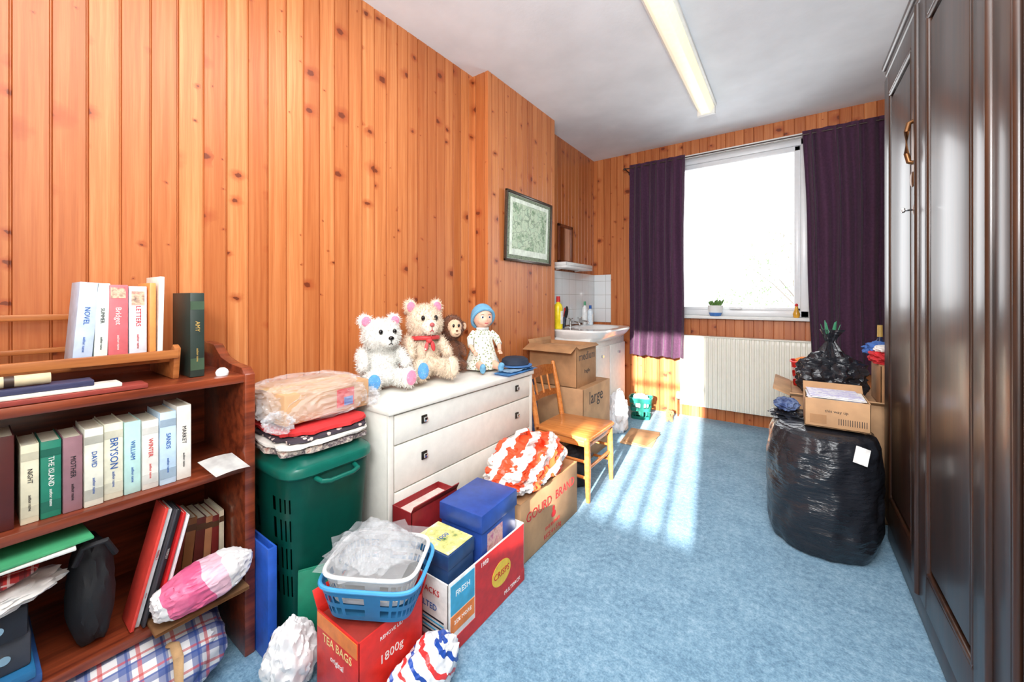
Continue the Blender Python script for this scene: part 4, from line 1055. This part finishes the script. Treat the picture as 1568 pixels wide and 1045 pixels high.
b = B('brown_carton'); carton(b, .38, .60, 2.74, 3.02, .593, .80, card2, .005); b.bb(.382, .598, 2.742, 3.018, .796, .801, card, 0); b.text('PARCEL', .03, (.48, 2.7395, .7), '-y', ink); b.done()
b = B('heap_of_clothes')
b.blob((.44, 2.86, .834), (.085, .10, .045), M('red_knit', (196, 44, 50), .9, bump=.5, bs=90), 91, .25, 2.5, 5, .7, .1)
b.blob((.41, 2.95, .868), (.07, .07, .04), M('blue_shirt', (70, 110, 180), .9), 92, .25, 2.5, 5, .7, .1); b.blob((.42, 2.84, .880), (.05, .06, .02), M('white_cloth', (232, 228, 224)), 93, .25, 2.5, 4, .7, .1); b.done()
b = B('red_plastic_basket'); basket(b, (.075, 3.14, .594), .07, .07, .15, M('red_plastic', (216, 50, 44), .35), 0); b.blob((.075, 3.14, .73), (.05, .055, .04), M('orange_cloth', (236, 140, 60), .8), 95, .2, 3, 4, .8, .08); b.done()
bottle('dark_bottle', .50, 3.08, .5925, .03, .46, M('brown_bottle', (60, 36, 24), .15), yel, .35)
bottle('sauce_bottle', .43, 3.12, .5925, .028, .40, M('navy_bottle', (34, 44, 80), .2), gold, .4)

# ------------------------------------------------------------ outside tree
b = B('garden_tree')
bark = M('tree_bark', (120, 112, 104), .9); leaf = M('tree_leaf', (112, 128, 96), .6)
def leaves(c, r, n, s=.09):
    bm = bmesh.new()
    for _ in range(n):
        while True:
            p = Vector((U(-1, 1), U(-1, 1), U(-1, 1)))
            if p.length < 1: break
        p = Vector((c[0] + p.x * r[0], c[1] + p.y * r[1], c[2] + p.z * r[2]))
        e = Euler((U(0, 6), U(0, 6), U(0, 6))).to_matrix(); k = s * U(.6, 1.3)
        q = [e @ Vector(v) * k + p for v in ((-1, 0, 0), (0, -.45, 0), (1, 0, 0), (0, .45, 0))]
        bm.faces.new([bm.verts.new(v) for v in q])
    b.add(bm, leaf, smooth=False)
b.tube([(.3, 8.2, -3), (.25, 8.2, 0), (.1, 8.1, 1.2), (-.1, 8.0, 2.3)], [.06, .05, .025, .008], bark, 10)
for k in range(9):
    a = U(0, 6.28); b.tube([(.1, 8.1, 1.0 + k * .12), (.1 + .4 * math.cos(a), 8.1 + .3 * math.sin(a), 1.4 + k * .13), (.1 + .8 * math.cos(a), 8.1 + .5 * math.sin(a), 1.7 + k * .14)], [.014, .009, .004], bark, 6)
leaves((.0, 8.1, 1.9), (.75, .6, .75), 800, .030)
leaves((-.6, 8.0, 1.0), (.7, .5, .40), 350, .030)
b.done()

# ------------------------------------------------------------ lights
sc_ = bpy.context.scene
w = bpy.data.worlds.new('sky'); sc_.world = w; w.use_nodes = True
bg = w.node_tree.nodes['Background']; bg.inputs[0].default_value = (.96, .98, 1.0, 1); bg.inputs[1].default_value = 3.8
def light(name, typ, loc, energy, target=None, col=(1, 1, 1), **kw):
    l = bpy.data.lights.new(name, typ); l.energy = energy; l.color = col
    for k, v in kw.items(): setattr(l, k, v)
    o = bpy.data.objects.new(name, l); o.location = loc; bpy.context.scene.collection.objects.link(o)
    if target is not None: o.rotation_euler = (Vector(target) - Vector(loc)).to_track_quat('-Z', 'Y').to_euler()
    return o
sd = Vector((-.15, 1, -.25))
s = light('sun', 'SUN', (1, -7, 4), 25, col=(1, .95, .88), angle=.015); s.rotation_euler = sd.to_track_quat('-Z', 'Y').to_euler()
p = light('window_portal', 'AREA', ((WX0 + WX1) / 2, YB + .15, (WZ0 + WZ1) / 2), 10, ((WX0 + WX1) / 2, 0, (WZ0 + WZ1) / 2), shape='RECTANGLE', size=1.1, size_y=1.5)
p.data.cycles.is_portal = True
p = light('window_portal', 'AREA', ((FX0 + FX1) / 2, YF - .12, (FZ0 + FZ1) / 2), 10, ((FX0 + FX1) / 2, 3, (FZ0 + FZ1) / 2), shape='RECTANGLE', size=.70, size_y=1.36)
p.data.cycles.is_portal = True
light('ceiling_fill', 'AREA', (-.25, .4, 2.66), 40, (-.25, .4, 0), col=(.98, .99, 1), shape='RECTANGLE', size=1.6, size_y=2.0)
light('bounce_fill', 'AREA', (.0, -.4, 1.75), 60, (-.1, 1.7, 2.69), col=(.97, .985, 1), shape='RECTANGLE', size=.6, size_y=.6)  # added fill aimed at the ceiling to brighten the room, no real lamp

# ------------------------------------------------------------ camera
cam = bpy.data.cameras.new('camera'); co = bpy.data.objects.new('camera', cam)
cam.sensor_width = 36; cam.lens = 13.8; cam.shift_y = -.0418; cam.clip_start = .02
co.location = (0, 0, 1.15); co.rotation_euler = (math.pi / 2, 0, math.radians(35.3))
bpy.context.scene.collection.objects.link(co); sc_.camera = co
sc_.view_settings.view_transform = 'Standard'
sc_.view_settings.exposure = 0.36
